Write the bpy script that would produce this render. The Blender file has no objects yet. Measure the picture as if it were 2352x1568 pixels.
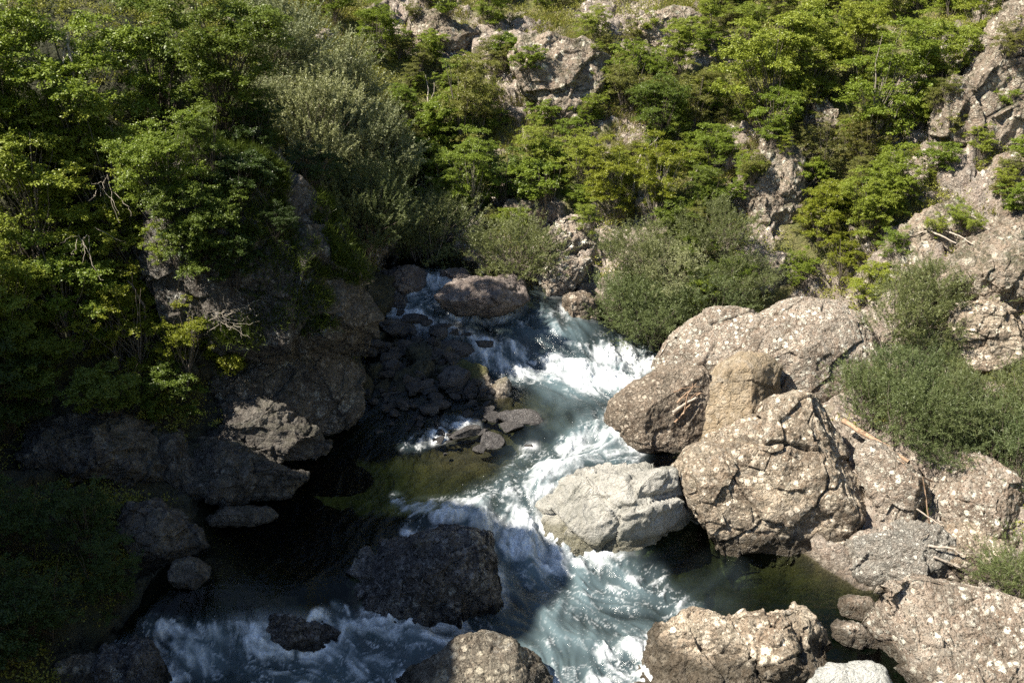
import bpy, bmesh, math, random
import numpy as np
from mathutils import Vector, Matrix
R = math.radians
SC = bpy.context.scene
COL = SC.collection

# ------------------------------------------------------------------ camera
CAM_H, PITCH, LENS = 14.0, R(23.0), 38.0
F = 2352.0 * LENS / 36.0
cd = bpy.data.cameras.new('camera'); cd.lens = LENS; cd.sensor_width = 36; cd.clip_end = 600; cd.clip_start = 0.5
cam = bpy.data.objects.new('camera', cd); COL.objects.link(cam)
cam.location = (0, 0, CAM_H); cam.rotation_euler = (R(90) - PITCH, 0, 0)
SC.camera = cam
# ------------------------------------------------------------------ sky, sun, exposure
SUN = Vector((-0.60, -0.20, 0.80)).normalized()
EL = math.asin(SUN.z); AZ = math.atan2(SUN.x, SUN.y)
w = bpy.data.worlds.new('World'); SC.world = w; w.use_nodes = True
nt = w.node_tree; nt.nodes.clear()
sk = nt.nodes.new('ShaderNodeTexSky'); sk.sky_type = 'NISHITA'; sk.sun_disc = False
sk.sun_elevation = EL; sk.sun_rotation = AZ; sk.altitude = 700; sk.air_density = 1.0; sk.dust_density = 0.6
bg = nt.nodes.new('ShaderNodeBackground'); bg.inputs['Strength'].default_value = 0.076
wo = nt.nodes.new('ShaderNodeOutputWorld')
nt.links.new(sk.outputs[0], bg.inputs[0]); nt.links.new(bg.outputs[0], wo.inputs[0])
sd = bpy.data.lights.new('sun', 'SUN'); sd.energy = 5.0; sd.angle = R(0.5); sd.color = (1.0, 0.92, 0.80)
so = bpy.data.objects.new('sun', sd); COL.objects.link(so)
so.rotation_euler = SUN.to_track_quat('Z', 'Y').to_euler(); so.location = (-40, -5, 50)
SC.view_settings.view_transform = 'Standard'; SC.view_settings.look = 'None'
SC.view_settings.exposure = 1.27; SC.view_settings.gamma = 1.0
SC.cycles.max_bounces = 6; SC.cycles.transparent_max_bounces = 8; SC.cycles.diffuse_bounces = 3
SC.cycles.use_denoising = False; SC.cycles.sample_clamp_indirect = 5

# ------------------------------------------------------------------ projection helpers
FW = np.array([0, math.cos(PITCH), -math.sin(PITCH)]); UP = np.array([0, math.sin(PITCH), math.cos(PITCH)]); RT = np.array([1.0, 0, 0])
CP = np.array([0, 0, CAM_H])
def ray(u, v): return FW + (u - 1176) / F * RT + (784 - v) / F * UP
def Py(u, v, y): d = ray(u, v); return CP + d * (y / d[1])
def Pz(u, v, z): d = ray(u, v); return CP + d * ((z - CAM_H) / d[2])
def proj(X, Y, Z):
    dz = Z - CAM_H; D = Y * FW[1] + dz * FW[2]
    D = np.where(D < 0.5, 0.5, D)
    return 1176 + X / D * F, 784 - (Y * UP[1] + dz * UP[2]) / D * F, D

# ------------------------------------------------------------------ numpy noise
def _h(ix, iy, iz, seed):
    with np.errstate(over='ignore'):
        n = (ix.astype(np.int64) * 374761393 + iy.astype(np.int64) * 668265263 + iz.astype(np.int64) * 2147483647 + seed * 974634777) & 0xFFFFFFFF
        n = ((n ^ (n >> 13)) * 1274126177) & 0xFFFFFFFF
        n = ((n ^ (n >> 16)) * 2246822519) & 0xFFFFFFFF
        n = n ^ (n >> 15)
    return (n & 0xFFFFFF).astype(np.float64) / 0xFFFFFF
def vnoise(P, seed=0):
    Pi = np.floor(P).astype(np.int64); f = P - Pi; f = f * f * f * (f * (f * 6 - 15) + 10)
    x, y, z = Pi[:, 0], Pi[:, 1], Pi[:, 2]; r = 0
    for dx in (0, 1):
        wx = f[:, 0] if dx else 1 - f[:, 0]
        for dy in (0, 1):
            wy = f[:, 1] if dy else 1 - f[:, 1]
            for dz in (0, 1):
                wz = f[:, 2] if dz else 1 - f[:, 2]
                r = r + wx * wy * wz * _h(x + dx, y + dy, z + dz, seed)
    return r * 2 - 1
def fbm(P, octv=4, seed=0, gain=0.5, lac=2.03):
    a, s, r = 1.0, 1.0, 0
    for i in range(octv):
        r = r + a * vnoise(P * s + 17.3 * i, seed + i); a *= gain; s *= lac
    return r
def facet(P, seed=0, tilt=1.0):
    """blocky fractured relief: every cell is a tilted plane; returns height and distance to the joint"""
    Pi = np.floor(P).astype(np.int64)
    b1 = np.full(len(P), 9.0); b2 = np.full(len(P), 9.0); H = np.zeros(len(P))
    for dx in (-1, 0, 1):
        for dy in (-1, 0, 1):
            for dz in (-1, 0, 1):
                x, y, z = Pi[:, 0] + dx, Pi[:, 1] + dy, Pi[:, 2] + dz
                cx = x + _h(x, y, z, seed); cy = y + _h(x, y, z, seed + 1); cz = z + _h(x, y, z, seed + 2)
                ex, ey, ez = P[:, 0] - cx, P[:, 1] - cy, P[:, 2] - cz
                d = ex * ex + ey * ey + ez * ez
                g = _h(x, y, z, seed + 3) - .5 + tilt * (ex * (_h(x, y, z, seed + 4) - .5) + ey * (_h(x, y, z, seed + 5) - .5) + ez * (_h(x, y, z, seed + 6) - .5))
                m = d < b1
                b2 = np.where(m, b1, np.minimum(b2, d)); H = np.where(m, g, H); b1 = np.where(m, d, b1)
    return H, np.sqrt(b2) - np.sqrt(b1)
def sstep(a, b, x):
    t = np.clip((x - a) / (b - a), 0, 1); return t * t * (3 - 2 * t)

class RBF:
    def __init__(s, pts, vals, c=1.0):
        s.p = np.array(pts, float); s.c = c; n = len(s.p); V = np.array(vals, float)
        if V.ndim == 1: V = V[:, None]
        K = s.k(s.p); A = np.zeros((n + 3, n + 3)); A[:n, :n] = K + np.eye(n) * 0.04
        A[:n, n] = 1; A[:n, n + 1:] = s.p; A[n:, :n] = A[:n, n:].T
        s.w = np.linalg.solve(A, np.vstack([V, np.zeros((3, V.shape[1]))]))
    def k(s, q):
        d = q[:, None, :] - s.p[None, :, :]
        return -np.sqrt((d ** 2).sum(-1) + s.c ** 2)
    def __call__(s, q):
        q = np.asarray(q, float); out = np.empty((len(q), s.w.shape[1]))
        for i in range(0, len(q), 40000):
            b = q[i:i + 40000]
            out[i:i + 40000] = s.k(b) @ s.w[:-3] + s.w[-3] + b @ s.w[-2:]
        return out[:, 0] if out.shape[1] == 1 else out

# ------------------------------------------------------------------ mesh helpers
def mk(name, V, Fc, mat=None, parent=None, smooth=True, attrs=None, mats=None, midx=None):
    me = bpy.data.meshes.new(name); V = np.ascontiguousarray(V, np.float32); Fc = np.ascontiguousarray(Fc, np.int32)
    me.vertices.add(len(V)); me.vertices.foreach_set('co', V.ravel())
    k = Fc.shape[1]; me.loops.add(Fc.size); me.loops.foreach_set('vertex_index', Fc.ravel())
    me.polygons.add(len(Fc)); me.polygons.foreach_set('loop_start', np.arange(len(Fc), dtype=np.int32) * k)
    me.polygons.foreach_set('use_smooth', np.full(len(Fc), smooth))
    for m in (mats or [mat]): me.materials.append(m)
    if midx is not None: me.polygons.foreach_set('material_index', np.asarray(midx, np.int32))
    me.update(calc_edges=True)
    for an, av in (attrs or {}).items():
        a = me.attributes.new(an, 'FLOAT', 'POINT'); a.data.foreach_set('value', np.ascontiguousarray(av, np.float32))
    o = bpy.data.objects.new(name, me); COL.objects.link(o)
    if parent: o.parent = parent
    return o
def empty(name, loc):
    o = bpy.data.objects.new(name, None); o.empty_display_size = .2; COL.objects.link(o); o.location = loc; return o
def tag(o, label=None, cat=None, group=None, kind=None):
    if label: o['label'] = label
    if cat: o['category'] = cat
    if group: o['group'] = group
    if kind: o['kind'] = kind
    return o
def tube(pts, rad, ns=6):
    pts = np.asarray(pts, float); n = len(pts); T = np.gradient(pts, axis=0); T /= np.linalg.norm(T, axis=1)[:, None] + 1e-9
    ref = np.where(np.abs(T[:, 2:3]) > .9, np.array([[1., 0, 0]]), np.array([[0, 0, 1.]]))
    A = np.cross(T, ref); A /= np.linalg.norm(A, axis=1)[:, None] + 1e-9; B = np.cross(T, A)
    th = np.arange(ns) * 2 * math.pi / ns
    V = (pts[:, None] + np.asarray(rad)[:, None, None] * (A[:, None] * np.cos(th)[None, :, None] + B[:, None] * np.sin(th)[None, :, None])).reshape(-1, 3)
    i = np.arange(n - 1)[:, None] * ns; j = np.arange(ns)[None]; j2 = (j + 1) % ns
    Fq = np.stack([i + j, i + j2, i + ns + j2, i + ns + j], -1).reshape(-1, 4)
    return V, Fq
def join(parts):
    Vs, Fs, o = [], [], 0
    for V, Fq in parts: Vs.append(V); Fs.append(Fq + o); o += len(V)
    return np.concatenate(Vs), np.concatenate(Fs)
def wiggle(a, b, n, amp, rng, sag=0):
    t = np.linspace(0, 1, n)[:, None]; p = np.asarray(a)[None] * (1 - t) + np.asarray(b)[None] * t
    off = np.cumsum(rng.normal(0, 1, (n, 3)), 0) * amp / math.sqrt(n); off -= off[0]; p = p + off * (t * (1.2 - t)) * 2
    p[:, 2] -= sag * (t[:, 0] * (1 - t[:, 0])) * 4
    return p

# ------------------------------------------------------------------ materials
class NT:
    def __init__(s, name):
        s.m = bpy.data.materials.new(name); s.m.use_nodes = True; s.t = s.m.node_tree; s.t.nodes.clear()
        s.out = s.n('OutputMaterial')
    def n(s, typ, **kw):
        x = s.t.nodes.new('ShaderNode' + typ)
        for k, v in kw.items(): setattr(x, k, v)
        return x
    def l(s, a, b): s.t.links.new(a, b)
    def set(s, x, **kw):
        for k, v in kw.items():
            i = x.inputs[k.replace('_', ' ')]
            if hasattr(v, 'is_linked') or isinstance(v, bpy.types.NodeSocket): s.l(v, i)
            else: i.default_value = v
        return x
    def noise(s, vec, scale, detail=4, rough=.55, dist=0):
        x = s.n('TexNoise'); s.l(vec, x.inputs['Vector']); x.inputs['Scale'].default_value = scale
        x.inputs['Detail'].default_value = detail; x.inputs['Roughness'].default_value = rough; x.inputs['Distortion'].default_value = dist
        return x
    def voro(s, vec, scale, feature='F1', rand=1):
        x = s.n('TexVoronoi', feature=feature); s.l(vec, x.inputs['Vector']); x.inputs['Scale'].default_value = scale
        x.inputs['Randomness'].default_value = rand; return x
    def ramp(s, fac, stops, interp='LINEAR'):
        x = s.n('ValToRGB'); x.color_ramp.interpolation = interp; e = x.color_ramp.elements
        while len(e) < len(stops): e.new(.5)
        for el, (p, c) in zip(e, stops):
            el.position = p; el.color = (c, c, c, 1) if isinstance(c, (int, float)) else (*c, 1)
        s.l(fac, x.inputs[0]); return x.outputs[0]
    def mix(s, fac, a, b, mode='MIX'):
        x = s.n('Mix', data_type='RGBA', blend_type=mode)
        for v, i in ((fac, 0), (a, 6), (b, 7)):
            if isinstance(v, bpy.types.NodeSocket): s.l(v, x.inputs[i])
            elif i == 0: x.inputs[0].default_value = v
            else: x.inputs[i].default_value = (v, v, v, 1) if isinstance(v, (int, float)) else (*v, 1)
        return x.outputs[2]
    def math(s, op, a, b=0.0, clamp=False):
        x = s.n('Math', operation=op, use_clamp=clamp)
        for v, i in ((a, 0), (b, 1)):
            if isinstance(v, bpy.types.NodeSocket): s.l(v, x.inputs[i])
            else: x.inputs[i].default_value = v
        return x.outputs[0]
    def bump(s, h, strength, dist, normal=None):
        x = s.n('Bump'); x.inputs['Strength'].default_value = strength; x.inputs['Distance'].default_value = dist
        s.l(h, x.inputs['Height'])
        if normal: s.l(normal, x.inputs['Normal'])
        return x.outputs[0]

def rock_nodes(N, vec, dark, mid, pale, speck=.5, scale=8.0, pits=.6, big=.8):
    """a pebbly conglomerate: matrix with pale clasts, pits and veins. returns colour, bump normal"""
    wob = N.noise(vec, 5, 3)
    wv = N.n('VectorMath', operation='MULTIPLY_ADD'); N.l(wob.outputs['Color'], wv.inputs[0]); wv.inputs[1].default_value = (.10, .10, .10); N.l(vec, wv.inputs[2])
    v = wv.outputs[0]
    n1 = N.noise(vec, big, 6, .62, .4); n2 = N.noise(v, 6, 6, .7)
    col = N.mix(N.ramp(n1.outputs[0], [(.40, 0), (.60, 1)]), dark, mid)
    col = N.mix(N.ramp(n2.outputs[0], [(.42, 0), (.72, .75)]), col, pale)
    c1 = N.voro(v, scale); c2 = N.voro(v, scale * 2.7); c3 = N.voro(v, scale * .45)
    s1 = N.n('SeparateColor'); N.l(c1.outputs['Color'], s1.inputs[0])
    s2 = N.n('SeparateColor'); N.l(c2.outputs['Color'], s2.inputs[0])
    patch = N.ramp(N.noise(vec, 1.3, 4, .6).outputs[0], [(.36, .25), (.54, 1)])
    # pale clasts: cells with a high random number, kept inside their own cell
    k1 = N.math('MULTIPLY', N.ramp(s1.outputs[0], [(.62, 0), (.70, 1)]), N.ramp(c1.outputs['Distance'], [(.34, 1), (.52, 0)]))
    k2 = N.math('MULTIPLY', N.ramp(s2.outputs[1], [(.52, 0), (.64, 1)]), N.ramp(c2.outputs['Distance'], [(.30, 1), (.5, 0)]))
    k = N.math('MULTIPLY', N.math('MAXIMUM', k1, N.math('MULTIPLY', k2, .6)), N.math('MULTIPLY', patch, speck), True)
    col = N.mix(N.math('MULTIPLY', N.ramp(s1.outputs[2], [(0, 0), (1, .35)]), speck), col, (mid[0] * 1.15, mid[1] * .9, mid[2] * .8))
    col = N.mix(k, col, tuple(min(.8, p * 1.6) for p in pale))
    dk = N.math('MULTIPLY', N.ramp(s2.outputs[2], [(.74, 0), (.80, 1)]), N.ramp(c2.outputs['Distance'], [(.25, 1), (.45, 0)]))
    fine = N.noise(v, 34, 5, .75)
    pit = N.ramp(fine.outputs[0], [(.33, 1), (.43, 0)])
    dk = N.math('MULTIPLY', N.math('MAXIMUM', dk, pit), pits, True)
    col = N.mix(dk, col, tuple(c * .28 for c in dark))
    e = N.voro(v, scale, 'DISTANCE_TO_EDGE')
    h = N.math('ADD', N.math('MULTIPLY', N.ramp(e.outputs[0], [(0, 0), (.18, 1)]), .35), N.math('MULTIPLY', fine.outputs[0], .8))
    h = N.math('ADD', h, N.math('MULTIPLY', n2.outputs[0], 1.6))
    h = N.math('SUBTRACT', h, N.math('MULTIPLY', dk, .5))
    return col, N.bump(h, 1.0, .08), n1.outputs[0]

def obj_vec(N):
    tc = N.n('TexCoord'); oi = N.n('ObjectInfo')
    m = N.n('VectorMath', operation='MULTIPLY_ADD'); N.l(oi.outputs['Random'], m.inputs[0]); m.inputs[1].default_value = (37, 51, 23); N.l(tc.outputs['Object'], m.inputs[2])
    s = N.n('VectorMath', operation='SCALE'); N.l(m.outputs[0], s.inputs[0])
    N.l(N.math('ADD', N.math('MULTIPLY', N.math('FRACT', N.math('MULTIPLY', oi.outputs['Random'], 7.31)), .75), .62), s.inputs['Scale'])
    return s.outputs[0]

def rock_mat(name, dark, mid, pale, speck=.5, scale=8.0, pits=.6, wet=None, lichen=0.0, moss=0.0, rough=.88, big=.8, wetcol=(.05, .042, .03), top_pale=0.0):
    N = NT(name); vec = obj_vec(N)
    col, nrm, big1 = rock_nodes(N, vec, dark, mid, pale, speck, scale, pits, big)
    if lichen:
        q = N.noise(vec, 3.5, 7, .78, .5); g = N.noise(vec, .9, 3)
        f = N.math('MULTIPLY', N.ramp(q.outputs[0], [(.56, 0), (.60, 1)]), N.ramp(g.outputs[0], [(.42, 0), (.6, 1)]))
        col = N.mix(N.math('MULTIPLY', f, lichen), col, (.50, .50, .46))
        q = N.noise(vec, 11, 4, .7)
        col = N.mix(N.math('MULTIPLY', N.ramp(q.outputs[0], [(.64, 0), (.67, 1)]), lichen * .8), col, (.42, .43, .38))
    mp = N.n('Mapping'); N.l(vec, mp.inputs[0]); mp.inputs['Scale'].default_value = (2.4, 2.4, .55)
    sr = N.noise(mp.outputs[0], 1.0, 5, .65, .6)   # old run-off stains
    col = N.mix(N.ramp(sr.outputs[0], [(.50, 0), (.66, .5)]), col, tuple(c * .6 for c in dark))
    geo = N.n('NewGeometry'); sep = N.n('SeparateXYZ'); N.l(geo.outputs['Position'], sep.inputs[0])
    sn = N.n('SeparateXYZ'); N.l(geo.outputs['Normal'], sn.inputs[0])
    if top_pale:   # lightens the upward faces, the edge broken up by noise
        f = N.math('MULTIPLY', N.ramp(N.math('ADD', sn.outputs[2], N.math('MULTIPLY', N.math('SUBTRACT', N.noise(vec, 2.2, 6, .75).outputs[0], .5), 1.6)), [(.38, 0), (.56, 1)]), top_pale)
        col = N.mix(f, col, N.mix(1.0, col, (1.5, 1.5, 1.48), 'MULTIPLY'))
    if moss:
        mz = N.math('MULTIPLY', N.ramp(sn.outputs[2], [(.35, 0), (.75, 1)]), N.ramp(N.noise(vec, 1.6, 6, .7).outputs[0], [(.46, 0), (.56, 1)]))
        col = N.mix(N.math('MULTIPLY', mz, moss), col, (.035, .045, .012))
    p = N.n('BsdfPrincipled'); p.inputs['Roughness'].default_value = rough
    p.inputs['Specular IOR Level'].default_value = .3
    if wet is not None:   # water stain up to a tide line
        zz = N.math('ADD', sep.outputs[2], N.math('MULTIPLY', N.noise(vec, 2.5, 4).outputs[0], .35))
        f = N.ramp(N.math('SUBTRACT', zz, wet), [(.30, 1), (.48, 0)])
        col = N.mix(N.math('MULTIPLY', f, .95), col, N.mix(.85, col, wetcol))
        N.l(N.math('SUBTRACT', rough, N.math('MULTIPLY', f, rough - .3)), p.inputs['Roughness'])
    N.l(col, p.inputs['Base Color']); N.l(nrm, p.inputs['Normal']); N.l(p.outputs[0], N.out.inputs[0])
    return N.m

def leaf_mat(name, a, b, hue=(0.0, 0.0, 0.0), trans=.3, dry=0.0, drycol=(.16, .09, .03), rough=.45):
    N = NT(name); at = N.n('Attribute', attribute_name='rnd'); oi = N.n('ObjectInfo')
    col = N.mix(at.outputs['Fac'], a, b)
    col = N.mix(N.math('MULTIPLY', oi.outputs['Random'], .55), col, tuple(min(1, x * m) for x, m in zip(b, (1.08, 1.0, .8))))
    if dry: col = N.mix(N.ramp(at.outputs['Fac'], [(1 - dry - .02, 0), (1 - dry + .02, 1)]), col, drycol)
    p = N.n('BsdfPrincipled'); N.l(col, p.inputs['Base Color']); p.inputs['Roughness'].default_value = rough
    p.inputs['Specular IOR Level'].default_value = .35
    t = N.n('BsdfTranslucent'); N.l(N.mix(.5, col, (.9, 1.0, .25), 'MULTIPLY'), t.inputs[0])
    ms = N.n('MixShader'); ms.inputs[0].default_value = trans; N.l(p.outputs[0], ms.inputs[1]); N.l(t.outputs[0], ms.inputs[2])
    N.l(ms.outputs[0], N.out.inputs[0]); return N.m
def bark_mat(name, a, b, scale=9):
    N = NT(name); vec = obj_vec(N); q = N.noise(vec, scale, 5, .7)
    p = N.n('BsdfPrincipled'); N.l(N.mix(N.ramp(q.outputs[0], [(.35, 0), (.65, 1)]), a, b), p.inputs['Base Color']); p.inputs['Roughness'].default_value = .85
    N.l(N.bump(q.outputs[0], .6, .02), p.inputs['Normal']); N.l(p.outputs[0], N.out.inputs[0]); return N.m

M = dict(
 tan=rock_mat('pebbly_tan_rock', (.12, .098, .07), (.265, .228, .172), (.46, .405, .325), 1.0, 6.5, .75, wet=.42, lichen=.3, top_pale=.95),
 tan_hi=rock_mat('pebbly_pink_rock', (.16, .132, .10), (.33, .285, .228), (.54, .485, .41), 1.0, 7, .85, wet=.05, lichen=.3, top_pale=.45),
 tawny=rock_mat('tawny_rock', (.26, .205, .13), (.37, .30, .20), (.46, .40, .31), .45, 7, .35, lichen=.25, big=.6),
 round=rock_mat('brown_round_rock', (.10, .082, .06), (.215, .18, .138), (.37, .32, .255), .8, 8, .7, wet=.95, top_pale=.4),
 marble=rock_mat('white_marble', (.25, .25, .215), (.43, .42, .375), (.56, .54, .49), .10, 5, .10, wet=.38, rough=.6, big=.9, wetcol=(.16, .15, .10)),
 chalk=rock_mat('white_stone', (.48, .50, .46), (.62, .62, .58), (.72, .71, .66), .1, 5, .1, rough=.65),
 grey=rock_mat('grey_pebbly_rock', (.15, .145, .125), (.245, .235, .205), (.44, .42, .37), 1.0, 9, .55, wet=.0, lichen=.3, top_pale=.4),
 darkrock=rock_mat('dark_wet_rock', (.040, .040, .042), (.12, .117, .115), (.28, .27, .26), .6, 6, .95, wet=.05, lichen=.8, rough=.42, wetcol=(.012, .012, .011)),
 river=rock_mat('river_rock', (.085, .075, .06), (.19, .168, .13), (.40, .36, .28), .8, 7, .8, lichen=.5, wet=.25, rough=.7, wetcol=(.03, .026, .02)),
 far=rock_mat('far_slab_rock', (.14, .115, .10), (.25, .205, .18), (.38, .33, .29), .3, 3, .5, wet=2.2, rough=.75),
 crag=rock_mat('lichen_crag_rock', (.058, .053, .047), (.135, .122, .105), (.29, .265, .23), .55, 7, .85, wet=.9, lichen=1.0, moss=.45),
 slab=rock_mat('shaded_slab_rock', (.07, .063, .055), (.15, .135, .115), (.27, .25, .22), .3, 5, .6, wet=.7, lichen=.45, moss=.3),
 stone=rock_mat('shingle_stone', (.065, .062, .062), (.13, .122, .115), (.23, .22, .21), .3, 9, .3, rough=.75),
 cliff=rock_mat('hillside_cliff_rock', (.19, .155, .115), (.365, .31, .24), (.54, .475, .385), .9, 6, .8, lichen=.3, moss=.7),
 bark=bark_mat('grey_bark', (.10, .08, .06), (.24, .20, .16)),
 palebark=bark_mat('pale_bark', (.20, .17, .13), (.36, .32, .26)),
 darkbark=bark_mat('dark_bark', (.04, .03, .022), (.10, .08, .06)),
 drift=bark_mat('bleached_driftwood', (.26, .22, .17), (.48, .42, .35), 9),
 redwood=bark_mat('split_wood', (.17, .10, .06), (.42, .30, .20), 9),
 L_green=leaf_mat('leaf_mid_green', (.09, .145, .016), (.205, .265, .034)),
 L_light=leaf_mat('leaf_light_green', (.14, .195, .022), (.27, .315, .048)),
 L_yellow=leaf_mat('leaf_yellow_green', (.13, .17, .015), (.25, .27, .03), dry=.05, drycol=(.36, .27, .03)),
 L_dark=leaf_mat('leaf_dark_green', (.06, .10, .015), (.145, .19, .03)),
 L_olive=leaf_mat('leaf_olive', (.105, .125, .026), (.21, .215, .055), dry=.06, drycol=(.18, .11, .04)),
 L_brown=leaf_mat('leaf_browning', (.08, .10, .022), (.17, .16, .045), dry=.12, drycol=(.20, .10, .045)),
 L_willow=leaf_mat('leaf_willow', (.075, .10, .030), (.18, .205, .09), trans=.25),
 L_willow_green=leaf_mat('leaf_willow_green', (.065, .092, .030), (.155, .195, .085), trans=.25),
 L_silver=leaf_mat('leaf_silver_willow', (.12, .145, .062), (.30, .325, .185), trans=.2),
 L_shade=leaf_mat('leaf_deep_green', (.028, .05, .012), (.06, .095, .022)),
)
# ------------------------------------------------------------------ water levels and terrain
WP = [(1300,1400,0),(1500,1568,-.02),(1300,1568,-.02),(1700,1400,0),(1900,1380,0),(1500,1330,.02),(1350,1310,.05),(1200,1500,0),(1700,1330,0),
 (1260,1275,.12),(1190,1270,.15),(1130,1168,.86),(1060,1178,.86),(1215,1150,.86),(1330,1130,.93),(1150,1215,.45),
 (1000,1480,.05),(700,1490,.08),(400,1510,.08),(250,1545,.1),(1000,1568,-.05),(600,1568,0),(820,1440,.2),
 (500,1395,.72),(700,1380,.75),(330,1410,.66),(500,1465,.2),(720,1448,.22),(350,1470,.2),(860,1380,.55),
 (600,1250,.82),(800,1200,.85),(420,1330,.8),(900,1130,.88),(1000,1060,.95),(750,1150,.86),(850,1050,.93),(700,1300,.8),
 (1250,1100,.95),(1400,1080,1.0),(1300,1030,1.12),(1400,1000,1.25),(1150,1050,1.0),(1100,990,1.12),
 (1350,930,1.36),(1250,900,1.38),(1400,880,1.42),(1480,860,1.44),(1150,930,1.33),
 (1300,862,1.42),(1130,858,1.45),(1450,825,1.5),(1200,866,1.42),
 (1350,772,2.1),(1180,775,2.05),(1290,800,1.95),(1100,800,1.9),(1400,790,1.85),
 (1200,735,2.35),(1000,715,2.5),(950,685,2.62),(1010,662,2.8),(1020,640,3.0),(1000,615,3.1),(1300,700,2.5)]
wpts = np.array([Pz(*a) for a in WP])
ext = [(0,12,-.05),(-6,12,0),(6,12,-.1),(0,0,-.6),(-8,0,-.6),(8,0,-.6),(0,-30,-2),(-8,18,.1),(8,19,0),(-2,40,4.2),(-9,22,.9),(9,26,1.6)]
wr = RBF(list(wpts[:, :2]) + [e[:2] for e in ext], list(wpts[:, 2]) + [e[2] for e in ext], .35)
TP = [ # u, v, y   visible ground
 (330,1100,21.6),(300,950,23),(470,1300,18.9),(300,1150,20.4),(0,1250,18.6),(0,1000,21.4),(100,850,23),(300,900,22.8),(100,400,25.5),(0,0,29),
 (300,100,29.5),(500,400,28.5),(350,600,26),(600,640,26.5),(450,720,25),(560,270,30),(100,650,24.2),(250,1400,17.6),(100,1500,16.6),(150,1568,16.0),(560,1130,22.6),
 (600,900,24.6),(700,400,30.5),
 (900,450,35),(900,600,32),(700,100,39),(900,200,39.4),(800,0,44),(900,300,37.4),
 (900,720,29.3),(950,800,27.75),(1050,850,26.7),(930,900,26.1),(900,1000,24.6),(1060,905,26.2),(860,960,25.2),(960,960,25.2),(1000,780,27.9),(1110,810,26.9),
 (1176,600,31.6),(1176,500,33.5),(1176,400,35.2),(1176,300,37.2),(1176,200,39.2),(1176,100,41.8),(1176,0,44.5),
 (1400,640,30.6),(1400,500,33),(1400,400,34.6),(1400,300,36.4),(1400,200,38.4),(1400,100,41),(1400,0,44),(1350,690,30.3),
 (1560,780,28.7),(1700,700,29.3),(1700,600,30.6),(1700,500,32),(1700,400,33.6),(1700,300,35.4),(1700,100,40),(1700,0,42.6),(1480,790,28.8),
 (1850,740,29.5),(2000,700,27.8),(2000,500,30.6),(2000,300,34),(2000,150,37),(2000,0,40.2),
 (2352,600,27),(2352,400,29.5),(2352,200,32.5),(2352,0,36),(2200,300,31.8),(2200,500,28.9),(2200,150,34.4),(2200,0,38),(2150,650,27.2),
 (2352,900,23.8),(2100,1000,22.7),(2352,1100,21.4),(2352,1350,18.6),(2000,1250,20.0),(2150,1250,20.1),(2200,850,24.8),(2000,900,24.6),(1950,1420,19.0),(2050,1500,18.3),(2300,1500,17.4)]
tpts = [Py(*a) for a in TP]
tex = [(-15,15.2,21.4),(-15,16.7,17.6),(-15,13.2,20.2),(-15,11.6,18.6),(-15,9.8,17.8),(-15,18.4,13.0),(-15,7,17),(-14,3,16),(-20,15,24),(-12.5,15,9),(-24,10,28),(-14.5,22.5,8.2),(-18,22,11),(-20,26,12),(-26,34,20),(-9.2,14.5,1.5),(-7.5,12,.3),(-7.5,5,-.4),  # leading points: unseen bluff, its crest shaped to shade the lower corner
 (-40,30,34),(-40,60,46),(-20,60,34),(0,62,27),(0,90,52),(20,60,28),(45,60,44),(45,30,34),(26,34,20),(22,26,16),(16,18,7),(13,12,4),(9.5,12,1),(9,5,0),(16,4,10),(25,10,20),(30,-20,26),(12,-20,4),(-30,-20,34),(-13,-20,8),(0,-30,-3.5),(0,0,-1.6),(0,10,-1.2),
 (-6.6,29.3,4.6),(-4.2,29.5,2.9),(-3.9,27,1.9),(-4.3,25.2,1.1),(-1.8,36,4.3),(-1.8,33,3.5),(8.6,17,-.8),(10.2,15.5,0)]
dep = []
for (u, v, z), p in zip(WP, wpts):
    d = .75
    if u < 900 and v < 1340: d = .95
    if v < 700: d = .5
    if 850 < u < 1200 and 880 < v < 1070: d = .22
    if 1150 < u < 1300 and 850 < v < 960: d = .5
    if u > 1600: d = .8
    if u < 1080 and 1370 < v < 1400: d = .3
    dep.append((p[0], p[1], z - d))
allp = np.array([tuple(p) for p in tpts] + tex + dep)
tr = RBF(allp[:, :2], allp[:, 2], .6)
def ground(x, y): return float(tr([[x, y]])[0])
def hit(u, v, water=True):
    d = ray(u, v); t = np.arange(12, 62, .12); q = CP + t[:, None] * d[None]
    g = tr(q[:, :2])
    if water: g = np.maximum(g, wr(q[:, :2]))
    m = np.nonzero(q[:, 2] < g)[0]; i = m[0] if len(m) else len(t) - 1
    return q[i]
def in_caps(U, V, caps, soft=.5):
    out = np.zeros(U.shape)
    for a in caps:
        u0, v0, u1, v1, r, s = a
        dx, dy = u1 - u0, v1 - v0; L = dx * dx + dy * dy + 1e-6
        t = np.clip(((U - u0) * dx + (V - v0) * dy) / L, 0, 1)
        d = np.hypot(U - u0 - t * dx, V - v0 - t * dy) / r
        out = np.maximum(out, s * (1 - sstep(1 - soft, 1 + soft, d)))
    return out
def axis(lo, f0, f1, hi, st, grow=1.09):
    c = list(np.arange(f0, f1, st)); s = st; a = c[0]; b = c[-1]; L, H = [], []
    while a > lo: s = min(s * grow, 3.0); a -= s; L.append(a)
    s = st
    while b < hi: s = min(s * grow, 3.0); b += s; H.append(b)
    return np.array(L[::-1] + c + H)
gx = axis(-70, -13, 15, 80, .06); gy = axis(-45, 14.5, 46, 120, .075)
X, Y = np.meshgrid(gx, gy); sh = X.shape
Zt = tr(np.stack([X.ravel(), Y.ravel()], 1)).reshape(sh)
far = sstep(46, 70, Y); Zt = Zt + far * 0
dzx = np.gradient(Zt, gx, axis=1); dzy = np.gradient(Zt, gy, axis=0)
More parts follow.
